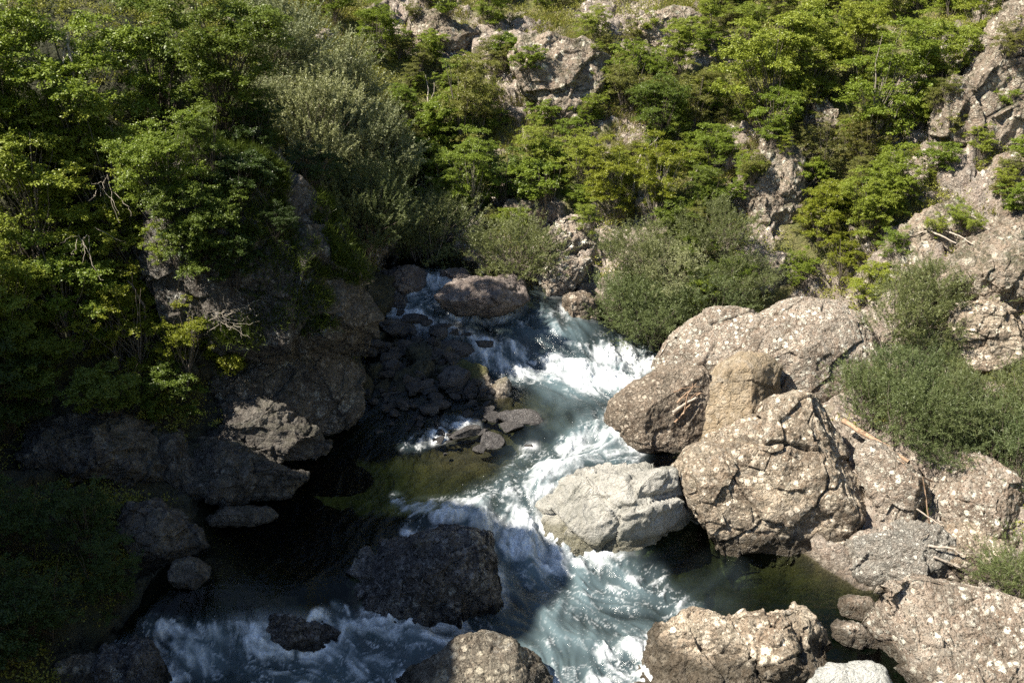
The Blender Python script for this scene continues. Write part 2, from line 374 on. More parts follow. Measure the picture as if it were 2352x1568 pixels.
Nn = np.stack([-dzx, -dzy, np.ones(sh)], -1); Nn /= np.linalg.norm(Nn, axis=-1)[..., None]
P = np.stack([X, Y, Zt], -1).reshape(-1, 3)
U, V, D = proj(P[:, 0], P[:, 1], P[:, 2])
ROCKCAPS = [(2352,60,2150,300,110,1),(2352,250,2180,380,90,.9),(2352,450,2060,640,110,1),(2352,650,2250,800,100,1),(1200,110,1230,250,90,1),(1250,120,1420,290,85,1),
 (1400,40,1560,90,70,.9),(1480,40,1600,120,50,.9),(950,30,1120,120,75,.9),(1180,470,1240,510,60,.9),(1350,560,1480,540,80,.8),(1740,350,1720,520,75,1),(1860,240,1900,300,40,.7),
 (1640,120,1750,110,40,.6),(1000,470,1030,490,60,.7),(830,480,900,500,70,.8),(1900,680,2050,760,80,.6),(2040,760,2120,830,60,.9),(1300,220,1400,260,90,1),(1430,490,1500,500,60,.6),(1160,260,1150,340,30,.5),
 (1700,640,1800,620,40,.9),(1840,380,1870,460,40,.8),(100,1000,560,1100,130,1),(450,850,800,950,130,1),(650,400,850,700,90,.9),(300,1200,450,1300,100,1),(2000,1100,2300,1230,150,1),(2100,1380,2352,1400,120,1),(1890,900,1960,960,60,1)]
rock = in_caps(U, V, ROCKCAPS)
rock = rock * np.where((V < 340) & (U < 1700), .6, 1.0); nz = fbm(P * .45, 4, 5)
zwg = wr(P[:, :2]); under = sstep(.25, -.1, P[:, 2] - zwg)
rk = np.clip(rock * 1.25 + .4 * sstep(.15, .7, nz) * (V < 800) + under + sstep(.3, .0, P[:, 2] - zwg - .4) * .7, 0, 1)
rk = np.clip(sstep(.35, .75, rk + .35 * fbm(P * 1.6, 3, 9)), 0, 1)
fa, fe = facet(P * np.array([.75, .75, .9]) + .25 * np.stack([fbm(P * .8, 2, s) for s in (1, 2, 3)], 1), 11, 1.2)
fb, _ = facet(P * 2.3 + .2 * fbm(P * 2, 2, 4)[:, None], 21, 1.2)
fc, _ = facet(P * 6.5, 31, 1.2)
disp = rk * (fa * .55 - .12 * sstep(.12, 0, fe) + fb * .20 + fc * .06 + .09 * fbm(P * 4, 4, 2)) + (1 - rk) * (.14 * fbm(P * 1.2, 4, 3) + .03 * fbm(P * 7, 2, 8))
disp *= np.where(under > .5, .35, 1)
P2 = P + Nn.reshape(-1, 3) * disp[:, None]
P2[:, 2] -= under * .05

def grid_faces(ny, nx):
    i = np.arange(ny - 1)[:, None] * nx; j = np.arange(nx - 1)[None]
    return np.stack([i + j, i + j + 1, i + nx + j + 1, i + nx + j], -1).reshape(-1, 4)
# ground: rock where the slope breaks, dry grass and soil elsewhere, algae on the river bed
N = NT('hillside_ground'); tc = N.n('TexCoord'); vec = tc.outputs['Object']
c1, n1, _ = rock_nodes(N, vec, (.20, .17, .135), (.33, .285, .235), (.50, .45, .38), .9, 5.5, .8, .5)
q = N.noise(vec, 1.1, 6, .7); q2 = N.noise(vec, 9, 6, .75)
soil = N.mix(N.ramp(q.outputs[0], [(.38, 0), (.62, 1)]), (.095, .11, .026), (.20, .17, .075))
soil = N.mix(N.ramp(q2.outputs[0], [(.4, 0), (.7, .8)]), soil, (.16, .175, .045))
a = N.n('Attribute', attribute_name='rock'); bd = N.n('Attribute', attribute_name='bed'); bkd = N.n('Attribute', attribute_name='bank_dark')
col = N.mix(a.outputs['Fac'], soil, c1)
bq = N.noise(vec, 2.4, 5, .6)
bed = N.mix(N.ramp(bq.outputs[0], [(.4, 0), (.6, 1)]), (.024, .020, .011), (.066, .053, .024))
col = N.mix(bkd.outputs['Fac'], col, N.mix(N.ramp(q2.outputs[0], [(.4, 0), (.7, 1)]), (.03, .035, .012), (.055, .055, .028)))
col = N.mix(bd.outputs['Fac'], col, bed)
p = N.n('BsdfPrincipled'); N.l(col, p.inputs['Base Color']); p.inputs['Roughness'].default_value = .9; N.l(n1, p.inputs['Normal'])
N.l(p.outputs[0], N.out.inputs[0])
bank_dark = in_caps(U, V, [(100,1000,600,1000,500,1),(0,1300,300,1300,420,1),(0,500,300,500,500,1),(600,400,800,800,160,1)], .2) * (P[:, 1] < 31)  # mask that turns the near-bank ground to a darker tone
bedm = sstep(.12, -.05, P2[:, 2] - zwg)
terr = mk('hillside_ground', P2, grid_faces(*sh), N.m, attrs=dict(rock=rk, bed=bedm, bank_dark=bank_dark * .9))
tag(terr, kind='structure')

# ------------------------------------------------------------------ rocks
_ico = {}
def ico(n):
    if n not in _ico:
        bm = bmesh.new(); bmesh.ops.create_icosphere(bm, subdivisions=n, radius=1); bm.verts.ensure_lookup_table()
        _ico[n] = (np.array([v.co[:] for v in bm.verts]), np.array([[v.index for v in f.verts] for f in bm.faces])); bm.free()
    return _ico[n]
def rock(name, label, mat, outline, T, base=None, depth=None, cuts=(), seed=1, sub=7, amp=1.0, box=.75, fa=(.9, .35, .12), ncut=7, cat='boulder', group=None, relief=(), pebble=1.0, fac0=.45):
    """a closed boulder: outline (picture units, turned into metres at its own distance), thickness T, planar breaks, then fractured relief.
    relief: (u, v, radius, push) pulls (+) or pushes (-) the near face in metres"""
    if depth is None:
        b = hit(*base) if len(base) == 2 else Pz(*base)
        depth = (b - CP) @ FW + T * .55
    o = np.array(outline, float); a = (o[:, 0] - 1176) / F * depth; b = (784 - o[:, 1]) / F * depth
    ca, cb = (a.min() + a.max()) / 2, (b.min() + b.max()) / 2
    a -= ca; b -= cb
    ang = np.linspace(0, 2 * math.pi, 721); rr = np.zeros(721)
    for k in range(len(a)):   # star radius of the polygon about its middle
        x1, y1, x2, y2 = a[k], b[k], a[(k + 1) % len(a)], b[(k + 1) % len(a)]
        ex, ey = x2 - x1, y2 - y1; dn = np.cos(ang) * ey - np.sin(ang) * ex
        with np.errstate(divide='ignore', invalid='ignore'):
            t = (x1 * ey - y1 * ex) / dn; s = (x1 * np.sin(ang) - y1 * np.cos(ang)) / dn
        ok = (t > 0) & (s >= -1e-6) & (s <= 1 + 1e-6); rr = np.where(ok, np.maximum(rr, t), rr)
    rr = np.where(rr <= 0, np.median(rr), rr); rr = np.convolve(np.concatenate([rr[-7:-1], rr, rr[1:7]]), np.ones(7) / 7, 'same')[6:-6]
    d, fcs = ico(sub); size = math.sqrt(np.ptp(a) * np.ptp(b))
    s = np.hypot(d[:, 0], d[:, 1]); ph = np.mod(np.arctan2(d[:, 1], d[:, 0]), 2 * math.pi)
    Rr = np.interp(ph, ang, rr); st = s ** box; ct = np.sign(d[:, 2]) * np.abs(d[:, 2]) ** box
    k_ = 1.0 / np.maximum(np.sqrt(st ** 2 + ct ** 2), 1e-6) ** .35
    L = np.stack([Rr * st * np.cos(ph), Rr * st * np.sin(ph), T * ct * k_ * .9], 1)
    rs = np.random.RandomState(seed)
    W = L[:, :1] * RT + L[:, 1:2] * UP - L[:, 2:3] * FW
    for (u, v, r, push) in relief:
        q = np.array([(u - 1176) / F * depth - ca, (784 - v) / F * depth - cb]); r = r / F * depth
        g = np.exp(-((L[:, 0] - q[0]) ** 2 + (L[:, 1] - q[1]) ** 2) / r ** 2) * (L[:, 2] > 0) * np.clip(L[:, 2] / (T * .4), 0, 1)
        W -= (g * push)[:, None] * FW
    pl = [(np.array(n_, float), f_) for n_, f_ in cuts]
    for _ in range(ncut + 9):
        n_ = rs.normal(0, 1, 3) + np.array([0, -.6, .25]); pl.append((n_, rs.uniform(.72, .96)))
    for n_, f_ in pl:
        n_ = n_ / np.linalg.norm(n_); sd_ = W @ n_; cap = f_ * sd_.max(); e = sd_ - cap
        W -= np.where(e > 0, e * .96, 0)[:, None] * n_
    c = CP + FW * depth + RT * ca + UP * cb
    Nv = vnorm(W, fcs)
    S = W / size; A = size * .17 * amp; off = seed * 7.13
    wrp = .12 * np.stack([fbm(S * 3 + off, 3, seed + i) for i in range(3)], 1)
    h0, _ = facet(S * 1.5 + wrp * .4 + off, seed + 21, 1.6); h1, e1 = facet(S * 3.0 + wrp * .6 + off, seed + 3, 1.6); h2, e2 = facet(S * 7.5 + wrp * .8 + off, seed + 5, 1.6)
    mid = fbm(S * 4 + off, 6, seed + 2, .58); rdg = 1 - 2 * np.abs(fbm(S * 5 + wrp * 3 + off, 4, seed + 8))
    _, ep = facet(W * 6.5 + off, seed + 9, 1); _, eq = facet(W * 13 + off, seed + 10, 1); peb = np.minimum(ep, .45) * .06 + np.minimum(eq, .4) * .028
    crack = np.clip(sstep(.04, 0, e1) * .6 * sstep(0, .5, vnoise(S * 2.3 + off, seed)) + sstep(.04, 0, e2) * .25 * sstep(0, .4, vnoise(S * 4 + off, seed + 1)), 0, 1)
    W = W + Nv * (A * (fac0 * h0 + fa[0] * .46 * h1 + fa[1] * .6 * h2 + .22 * mid + .10 * rdg - crack * .35) + peb * pebble * .45)[:, None]
    for ax, lo, hi in ((RT, a.min(), a.max()), (UP, b.min(), b.max())):   # keep the size read off the photograph
        q = W @ ax; ql, qh = q.min(), q.max(); W += ((q - ql) * ((hi - lo) / (qh - ql)) + lo - q)[:, None] * ax
    c_ = np.array(c); ob = mk(name, W, fcs, M[mat] if isinstance(mat, str) else mat); ob.location = c_
    tag(ob, label, cat, group); return ob
def vnorm(V, Fc):
    n = np.cross(V[Fc[:, 1]] - V[Fc[:, 0]], V[Fc[:, 2]] - V[Fc[:, 0]]); o = np.zeros_like(V)
    for i in range(3): 
        for k in range(3): o[:, k] += np.bincount(Fc[:, i], n[:, k], len(V))
    return o / (np.linalg.norm(o, axis=1)[:, None] + 1e-12)

rock('boulder', 'largest sunlit brown boulder, its pale pebbly top above a dark front face', 'tan',
 [(1545,1085),(1590,1030),(1640,1000),(1690,985),(1745,960),(1765,915),(1830,893),(1890,905),(1922,938),(1938,978),(1965,1030),(1975,1090),(2005,1140),(2025,1190),(2000,1235),(1955,1260),(1930,1330),(1880,1390),(1780,1400),(1690,1370),(1610,1290),(1575,1200),(1555,1130)],
 1.9, (1780,1292,0), cuts=[((.05,-1,.12),.62),((-.45,-.35,.9),.80),((.8,-.75,.0),.78)], relief=[(1690,1080,120,.45),(1700,1210,55,-.35),(1860,1060,60,-.35),(1870,1170,40,-.3),(1760,1010,160,.15),(1930,1120,60,-.2),(1780,1230,60,.2)], seed=4, sub=8, amp=.45, fac0=.3, ncut=-2)
rock('boulder', 'tawny smooth boulder leaning behind the largest boulder, with driftwood wedged on its left', 'tawny',
 [(1655,835),(1700,805),(1750,812),(1785,840),(1797,885),(1790,960),(1770,1040),(1680,1100),(1590,1110),(1560,1050),(1570,990),(1590,930),(1620,875)],
 1.3, (1570,1040,1.0), cuts=[((-.5,-.8,.45),.72),((.6,-.7,.3),.7)], seed=7, pebble=.4, amp=.3, ncut=-3, fa=(.8,.25,.08))
rock('boulder', 'rounded dark brown boulder in the rapids, left of the tawny boulder', 'round',
 [(1385,960),(1398,920),(1450,880),(1510,843),(1570,833),(1617,838),(1640,880),(1640,960),(1610,1030),(1560,1060),(1500,1075),(1430,1070),(1395,1020)],
 1.25, (1480,1035,1.05), seed=12, amp=.3, ncut=-6, box=.9, cuts=[((0,-.6,.8),.86)])
rock('boulder', 'broad humped pebbly boulder behind the tawny one, below the willows', 'tan_hi',
 [(1500,850),(1530,790),(1580,745),(1640,710),(1690,705),(1740,722),(1790,690),(1850,680),(1920,690),(1960,720),(2000,770),(2040,820),(2060,900),(1990,960),(1850,980),(1700,960),(1560,900)],
 1.7, depth=28.9, seed=15, sub=8, amp=.3, fac0=.2, ncut=-6, box=.8, cuts=[((-.3,-.6,.75),.7)])
rock('boulder', 'bright white smooth boulder jutting into the cascade', 'marble',
 [(1222,1215),(1255,1180),(1310,1130),(1370,1097),(1400,1082),(1450,1088),(1520,1065),(1545,1078),(1560,1120),(1570,1170),(1592,1230),(1612,1300),(1590,1350),(1480,1360),(1350,1340),(1240,1290)],
 1.15, (1400,1278,.05), seed=23, pebble=.1, amp=.6, fa=(1.0,.30,.05), ncut=3, box=.85, cuts=[((-.5,-.6,.7),.75),((.6,-.8,0),.72)], relief=[(1480,1140,60,.25),(1400,1200,50,-.15),(1500,1230,60,-.2)])
rock('boulder', 'tall pale slab boulder leaning against the right side of the largest boulder', 'tan_hi',
 [(1965,1060),(1980,1010),(2020,1025),(2080,1060),(2120,1100),(2135,1160),(2135,1230),(2060,1260),(2010,1210),(1980,1120)], 1.0, (2060,1195), seed=31, amp=.5, cuts=[((-.4,-.7,.6),.7)])
rock('boulder', 'pointed pale speckled boulder at the willow edge beside a red stick', 'tan_hi',
 [(2140,1180),(2145,1080),(2172,1033),(2230,1055),(2300,1090),(2348,1140),(2375,1190),(2340,1250),(2290,1290),(2180,1270)], 1.2, (2230,1230), seed=37, amp=.45, cuts=[((-.4,-.6,.7),.75),((.7,-.7,.2),.75)])
rock('boulder', 'grey boulder dotted with white pebbles, its tip in the green pool', 'grey',
 [(1900,1290),(1918,1245),(1965,1217),(2040,1193),(2120,1195),(2160,1225),(2185,1285),(2215,1330),(2180,1400),(2080,1430),(2000,1410),(1950,1350)], 1.3, (2000,1365,.0), seed=41, amp=.6, cuts=[((-.3,-.5,.85),.72)])
rock('boulder', 'brown pebbly boulder with dead branches lying on it, behind the white-dotted grey boulder', 'tan',
 [(2110,1215),(2170,1200),(2240,1205),(2295,1245),(2320,1310),(2320,1400),(2220,1410),(2140,1350)], .9, (2230,1345), seed=43, amp=.5)
rock('boulder', 'small pale boulder wedged between the largest boulder and the pool', 'tan_hi',
 [(1888,1290),(1900,1255),(1925,1240),(1950,1262),(1965,1310),(1935,1345),(1900,1330)], .4, (1915,1318,0), seed=44, sub=6, amp=.5)
rock('boulder', 'huge pale pebbly boulder filling the corner by the camera', 'tan_hi',
 [(1990,1400),(2000,1360),(2035,1335),(2100,1325),(2180,1330),(2260,1350),(2352,1378),(2460,1420),(2560,1560),(2560,1800),(2300,1860),(2080,1800),(2030,1650),(2005,1500)],
 1.8, (2030,1560,.1), seed=53, sub=8, amp=.3, ncut=-5, box=.8, cuts=[((-.9,-.6,.15),.78),((.1,-.5,.85),.72)])
rock('boulder', 'brown pebbly boulder at the bottom edge beside the white water', 'tan',
 [(1430,1530),(1470,1480),(1490,1440),(1530,1410),(1590,1398),(1640,1413),(1690,1435),(1750,1475),(1810,1540),(1850,1640),(1800,1740),(1600,1760),(1480,1680)],
 1.2, (1500,1590,0), seed=59, sub=8, amp=.7, cuts=[((-.2,-.5,.85),.72),((.2,-1,-.1),.7)])
rock('boulder', 'squat tan boulder with a flat top and dark clefts, between green pool and bottom edge', 'tan',
 [(1650,1470),(1672,1423),(1720,1400),(1800,1397),(1870,1405),(1912,1425),(1925,1480),(1920,1560),(1890,1640),(1780,1680),(1680,1600)], 1.05, (1890,1600,0), seed=61, sub=7, amp=.75, cuts=[((0,-.5,.9),.66),((.2,-1,0),.72)])
rock('boulder', 'smooth white rounded stone at the bottom edge', 'chalk',
 [(1845,1580),(1870,1540),(1910,1524),(1955,1528),(2000,1516),(2032,1530),(2055,1580),(2060,1660),(1960,1700),(1860,1660)], .6, (1950,1620,.0), seed=67, pebble=.1, sub=6, amp=.28, ncut=1, box=.95)
rock('boulder', 'small flat stone tipped against the huge pale corner boulder', 'tan_hi',
 [(1925,1400),(1935,1380),(1965,1366),(2000,1375),(2020,1400),(2010,1440),(1970,1440)], .35, (1960,1415,0), seed=71, sub=6, amp=.4)
rock('boulder', 'long low pale stone in the shallow water by the huge corner boulder', 'tan_hi',
 [(1910,1440),(1925,1425),(1960,1430),(2000,1455),(2030,1480),(2000,1510),(1950,1490),(1915,1470)], .35, (1970,1478,0), seed=73, sub=6, amp=.4)
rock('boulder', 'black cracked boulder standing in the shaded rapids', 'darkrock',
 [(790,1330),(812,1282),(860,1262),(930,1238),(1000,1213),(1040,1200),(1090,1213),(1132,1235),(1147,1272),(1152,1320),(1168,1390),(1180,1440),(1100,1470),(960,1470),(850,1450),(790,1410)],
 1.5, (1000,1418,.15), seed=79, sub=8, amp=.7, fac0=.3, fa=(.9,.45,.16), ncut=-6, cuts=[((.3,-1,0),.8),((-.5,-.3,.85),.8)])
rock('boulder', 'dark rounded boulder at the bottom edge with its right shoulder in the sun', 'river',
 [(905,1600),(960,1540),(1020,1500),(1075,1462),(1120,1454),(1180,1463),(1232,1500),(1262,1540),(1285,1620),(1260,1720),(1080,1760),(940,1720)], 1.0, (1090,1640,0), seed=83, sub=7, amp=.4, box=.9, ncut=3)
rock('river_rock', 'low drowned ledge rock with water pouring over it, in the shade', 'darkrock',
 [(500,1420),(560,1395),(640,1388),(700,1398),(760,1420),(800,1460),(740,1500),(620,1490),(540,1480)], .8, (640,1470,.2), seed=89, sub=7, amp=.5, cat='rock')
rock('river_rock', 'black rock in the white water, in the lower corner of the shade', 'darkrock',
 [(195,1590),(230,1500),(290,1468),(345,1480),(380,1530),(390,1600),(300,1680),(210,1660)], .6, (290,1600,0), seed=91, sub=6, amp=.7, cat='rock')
rock('river_rock', 'small dark rounded rock at the edge of the shaded pool', 'slab',
 [(390,1320),(400,1290),(432,1276),(480,1300),(495,1340),(480,1380),(420,1380)], .45, (450,1350,.8), seed=93, sub=6, amp=.5, cat='rock')
rock('river_rock', 'dim grey bank rock above the small rounded one at the pool', 'slab',
 [(270,1200),(290,1148),(350,1145),(400,1178),(465,1228),(482,1265),(450,1310),(350,1330),(290,1290)], .9, (400,1310), seed=97, sub=7, amp=.7, cat='rock')
rock('river_rock', 'yellowish drowned rock at the lower corner in shade', 'river', [(100,1590),(130,1520),(200,1500),(250,1530),(260,1600),(200,1660),(110,1650)], .5, (190,1600,0), seed=98, sub=6, amp=.4, cat='rock')
# far rocks of the upper river
rock('river_rock', 'big flat reddish slab rock lying in the upper river', 'far', [(998,690),(1010,665),(1040,645),(1095,629),(1170,627),(1212,645),(1218,668),(1195,700),(1160,730),(1090,735),(1030,720)], 1.0, (1100,738,2.45), seed=101, pebble=.4, sub=7, amp=.5, cuts=[((-.1,-.4,.9),.66)], cat='rock')
rock('river_rock', 'grey humped rock at the left bank of the upper river', 'far', [(870,665),(880,628),(905,608),(950,607),(978,630),(988,660),(950,685),(900,690)], .7, (940,664,2.8), seed=103, sub=6, amp=.6, cat='rock')
rock('river_rock', 'small black rock under the grey humped rock of the upper river', 'darkrock', [(875,700),(880,675),(905,665),(928,680),(938,698),(915,715)], .4, (905,702,2.55), seed=104, sub=6, amp=.5, cat='rock')
rock('boulder', 'tall pale boulder on the far bank in the sun', 'tan_hi', [(1232,575),(1245,548),(1275,515),(1310,490),(1348,500),(1370,530),(1374,575),(1355,610),(1290,620),(1240,600)], .9, (1300,625), seed=107, sub=7, amp=.7, cuts=[((-.4,-.8,.5),.75)])
rock('boulder', 'pale stepped rock directly below the tall pale boulder of the far bank', 'tan_hi', [(1232,650),(1252,600),(1290,578),(1345,585),(1362,605),(1335,655),(1300,690),(1250,690)], .7, (1290,685), seed=109, sub=7, amp=.8)
rock('boulder', 'small pale rock among the bushes of the far bank', 'tan_hi', [(993,485),(1000,460),(1025,452),(1057,470),(1055,500),(1010,505)], .4, (1025,495), seed=113, sub=6, amp=.6)
rock('river_rock', 'pale wet rock at the head of the rapids', 'far', [(1010,640),(1015,620),(1045,613),(1082,625),(1085,645),(1045,655)], .4, (1045,645,3.0), seed=114, sub=6, amp=.6, cat='rock')
rock('river_rock', 'little triangular rock standing on the far slab', 'tan_hi', [(1093,630),(1105,598),(1118,600),(1132,622),(1120,640)], .25, (1112,632), seed=115, sub=5, amp=.5, cat='rock')
rock('boulder', 'squarish grey-green boulder among willows below the right hillside', 'tan', [(2182,740),(2192,700),(2230,684),(2292,688),(2322,720),(2352,800),(2345,850),(2270,870),(2200,850)], .9, (2270,885), seed=117, sub=7, amp=.6, cuts=[((-.3,-.9,.3),.75)])
rock('boulder', 'brown rock under the willow by the far rapids', 'round', [(1290,720),(1300,680),(1340,665),(1375,690),(1380,730),(1330,750)], .5, (1330,735), seed=118, sub=6, amp=.5)
# outcrops of the sunny hillside
def crop(label, o, T, base, seed, mat='cliff', **k): return rock('rock_outcrop', label, mat, o, T, base, seed=seed, amp=k.pop('amp', .7), cat='rock outcrop', ncut=5, **k)
crop('steep pale cliff rising out of the upper corner beside the light green trees', [(2400,-60),(2300,40),(2290,120),(2230,190),(2180,220),(2122,262),(2118,330),(2150,390),(2200,430),(2300,400),(2420,330),(2500,150)], 2.2, (2200,390), 121, sub=8)
crop('small cliff step over a grassy ledge at the right edge', [(2235,430),(2252,395),(2300,360),(2352,335),(2450,330),(2450,450),(2300,480)], 1.0, (2300,450), 123)
crop('broken pinkish outcrop littered with pale sticks, right hillside', [(2035,650),(2060,560),(2090,515),(2130,480),(2200,448),(2245,480),(2230,560),(2160,640),(2100,680)], 1.2, (2080,650), 125)
crop('large sloping pinkish pebbly cliff at the right edge, above the squarish boulder', [(2150,650),(2230,560),(2352,450),(2500,420),(2560,600),(2520,820),(2400,800),(2320,720),(2240,690)], 1.6, (2350,780), 127, sub=8)
crop('pale upright rock face with a dark right side, half overgrown, mid hillside', [(1695,470),(1702,390),(1740,325),(1790,300),(1850,370),(1860,480),(1800,570),(1740,560),(1705,520)], 1.3, (1740,560), 129)
crop('long pale rock face high on the middle of the hillside', [(1165,150),(1180,105),(1260,70),(1340,110),(1400,180),(1420,270),(1360,300),(1250,260),(1180,200)], .7, (1300,290), 131)
crop('dark rock step under bushes near the top, left of the long pale face', [(930,60),(960,20),(1040,60),(1100,90),(1110,130),(1030,140),(960,110)], .9, (1030,130), 133)
crop('pale rock knob poking from trees in the right half', [(1850,285),(1865,250),(1900,225),(1925,260),(1925,310),(1880,325)], .5, (1890,320), 135, sub=6)
crop('pale scree rock near the top edge', [(1440,70),(1480,30),(1560,15),(1620,50),(1600,120),(1500,130)], .8, (1530,120), 137)
crop('pale rock below the yellow-green tree, above the tall pale boulder', [(1150,500),(1170,465),(1220,455),(1260,490),(1250,530),(1180,530)], .6, (1200,525), 139)
crop('small pinkish rock beside the broad humped boulder', [(2015,790),(2030,760),(2070,750),(2090,790),(2080,830),(2030,830)], .4, (2050,820), 141, sub=6)
crop('low pale rock among willows behind the humped boulder', [(1700,640),(1720,605),(1770,595),(1800,610),(1795,650),(1740,660)], .5, (1750,650), 143, sub=6)
crop('pale rock strip under the far willow tree', [(820,520),(830,470),(880,450),(940,445),(945,500),(880,530)], .6, (880,520), 145, sub=6)
# the shaded crag of the near bank
def crag(label, o, T, base, seed, mat='crag', **k): return rock('crag', label, mat, o, T, base, seed=seed, amp=k.pop('amp', .75), cat='crag', **k)
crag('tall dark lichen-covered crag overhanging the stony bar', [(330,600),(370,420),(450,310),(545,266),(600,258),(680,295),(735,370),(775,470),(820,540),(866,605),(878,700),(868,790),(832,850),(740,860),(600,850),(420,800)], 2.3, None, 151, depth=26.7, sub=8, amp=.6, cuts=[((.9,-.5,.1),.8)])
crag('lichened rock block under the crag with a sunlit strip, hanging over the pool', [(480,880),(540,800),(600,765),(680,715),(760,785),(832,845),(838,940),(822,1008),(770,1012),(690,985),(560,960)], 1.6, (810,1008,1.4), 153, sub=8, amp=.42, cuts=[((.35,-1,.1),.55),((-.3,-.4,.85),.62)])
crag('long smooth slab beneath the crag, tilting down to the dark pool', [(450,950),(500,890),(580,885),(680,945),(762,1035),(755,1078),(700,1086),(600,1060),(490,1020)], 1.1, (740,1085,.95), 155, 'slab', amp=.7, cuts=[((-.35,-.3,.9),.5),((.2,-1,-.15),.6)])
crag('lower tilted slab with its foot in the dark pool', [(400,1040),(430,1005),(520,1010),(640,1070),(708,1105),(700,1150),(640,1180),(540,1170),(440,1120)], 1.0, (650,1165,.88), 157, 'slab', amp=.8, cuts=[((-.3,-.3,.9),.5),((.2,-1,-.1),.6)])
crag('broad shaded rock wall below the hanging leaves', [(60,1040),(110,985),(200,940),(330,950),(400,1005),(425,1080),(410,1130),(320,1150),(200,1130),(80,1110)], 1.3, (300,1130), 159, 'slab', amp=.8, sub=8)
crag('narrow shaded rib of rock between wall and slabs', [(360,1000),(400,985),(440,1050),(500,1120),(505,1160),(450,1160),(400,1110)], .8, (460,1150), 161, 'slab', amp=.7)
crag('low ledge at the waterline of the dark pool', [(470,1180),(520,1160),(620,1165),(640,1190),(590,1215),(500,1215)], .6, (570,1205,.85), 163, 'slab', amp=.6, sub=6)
# stones of the gravel bar
rs = np.random.RandomState(8)
bar = [(1045,792,46,28,'largest flat dark stone of the gravel bar'),(1055,848,56,36,'biggest rounded dark boulder of the gravel bar, at its outer edge'),(905,738,50,22,'broad dark stone at the upper end of the gravel bar'),(950,728,34,20,'dark block at the top of the gravel bar by the river'),
 (1112,785,26,22,'dark stone splashed by the rapid at the tip of the bar'),(1075,768,18,16,'small black stone between the tip stones of the bar'),(1040,762,24,16,'black wedge stone at the river edge of the bar'),(925,788,28,30,'grey pyramid-shaped stone in the bar'),(905,828,34,26,'grey square stone beside the crag foot'),
 (980,890,22,18,'stone with a pale top in the lower bar'),(1010,925,28,22,'grey-blue stone at the wet edge of the bar'),(985,935,30,22,'greenish stone in the lower bar'),(1205,945,56,28,'long black rock with foam at its right end, alone in the shallow water'),
 (1075,985,46,22,'yellowish brown flat rock awash below the bar'),(1170,975,34,18,'black low rock just under the long black rock'),(1135,1005,44,20,'flat dark rock awash by the rapids'),(1215,1025,14,10,'tiny rock in the middle of the foam'),(1010,750,30,14,'flat dark stone awash in the upper rapid')]
def stone_mesh(i):
    d, fcs = ico(5); s = np.random.RandomState(300 + i); V_ = d * np.array([1, s.uniform(.7, .95), s.uniform(.5, .75)])
    for _ in range(9):
        n_ = s.normal(0, 1, 3); n_ /= np.linalg.norm(n_); e = V_ @ n_; c_ = s.uniform(.5, .8) * e.max(); V_ -= np.where(e > c_, (e - c_) * .9, 0)[:, None] * n_
    h_, _ = facet(V_ * 1.7 + i * 3, 300 + i, 1.2); V_ = V_ * (1 + .10 * h_ + .05 * fbm(V_ * 3, 4, i))[:, None]
    o_ = mk('river_stone', V_, fcs, M['stone']); COL.objects.unlink(o_); return o_
protos = [stone_mesh(i) for i in range(7)]
def put_stone(i, p, sx, sy, sz, rz, label, group='stones of the shaded gravel bar'):
    o_ = protos[i % 7].copy(); COL.objects.link(o_); o_.location = p; o_.scale = (sx, sy, sz); o_.rotation_euler = (rs.uniform(-.2, .2), rs.uniform(-.2, .2), rz)
    tag(o_, label, 'stone', group)
for i, (u, v, a_, b_, lab) in enumerate(bar):
    p = hit(u, v + b_ * .6); D_ = (p - CP) @ FW
    put_stone(i, (p[0], p[1] + .1, p[2]), a_ / F * D_ * 1.1, a_ / F * D_ * .9, b_ / F * D_ * 1.35, rs.uniform(-.4, .4), lab)
n = 0
poly = [(870,760,905,1000,50),(905,730,960,980,50),(950,760,1010,960,50),(1000,780,1060,900,45),(860,900,960,960,60),(960,1010,1060,1000,35),(1080,900,1120,960,25)]
for tries in range(2000):
    if n >= 150: break
    c_ = poly[rs.randint(len(poly))]; t_ = rs.rand(); u = c_[0] + (c_[2] - c_[0]) * t_ + rs.normal(0, c_[4] * .45); v = c_[1] + (c_[3] - c_[1]) * t_ + rs.normal(0, 20)
    p = hit(u, v); D_ = (p - CP) @ FW; s_ = (.08 + .19 * rs.rand() ** 2) * (1.25 if v < 900 else .9)
    put_stone(rs.randint(7), (p[0], p[1], p[2] + s_ * .2), s_ * rs.uniform(.9, 1.4), s_, s_ * rs.uniform(.8, 1.1), rs.uniform(0, 6.3), 'small dark stone lying loose among many on the shaded gravel bar', 'small loose stones of the gravel bar'); n += 1

# ------------------------------------------------------------------ river
wx = axis(-14, -9.2, 8.9, 14, .023, 1.3); wy = axis(-44, 14.6, 33.5, 40, .03, 1.2)
X, Y = np.meshgrid(wx, wy); wsh = X.shape; Q = np.stack([X.ravel(), Y.ravel()], 1)
cx = np.arange(wx[0], wx[-1] + .15, .15); cy = np.concatenate([np.arange(wy[0], 13, 1.0), np.arange(13, 41, .15)])
CX, CY = np.meshgrid(cx, cy); cq = np.stack([CX.ravel(), CY.ravel()], 1)
def interp2(grid, x, y):
    i = np.clip(np.searchsorted(cy, y) - 1, 0, len(cy) - 2); j = np.clip(np.searchsorted(cx, x) - 1, 0, len(cx) - 2)
    fy = np.clip((y - cy[i]) / (cy[i + 1] - cy[i]), 0, 1); fx = np.clip((x - cx[j]) / (cx[j + 1] - cx[j]), 0, 1)
    return (grid[i, j] * (1 - fy) * (1 - fx) + grid[i + 1, j] * fy * (1 - fx) + grid[i, j + 1] * (1 - fy) * fx + grid[i + 1, j + 1] * fy * fx)
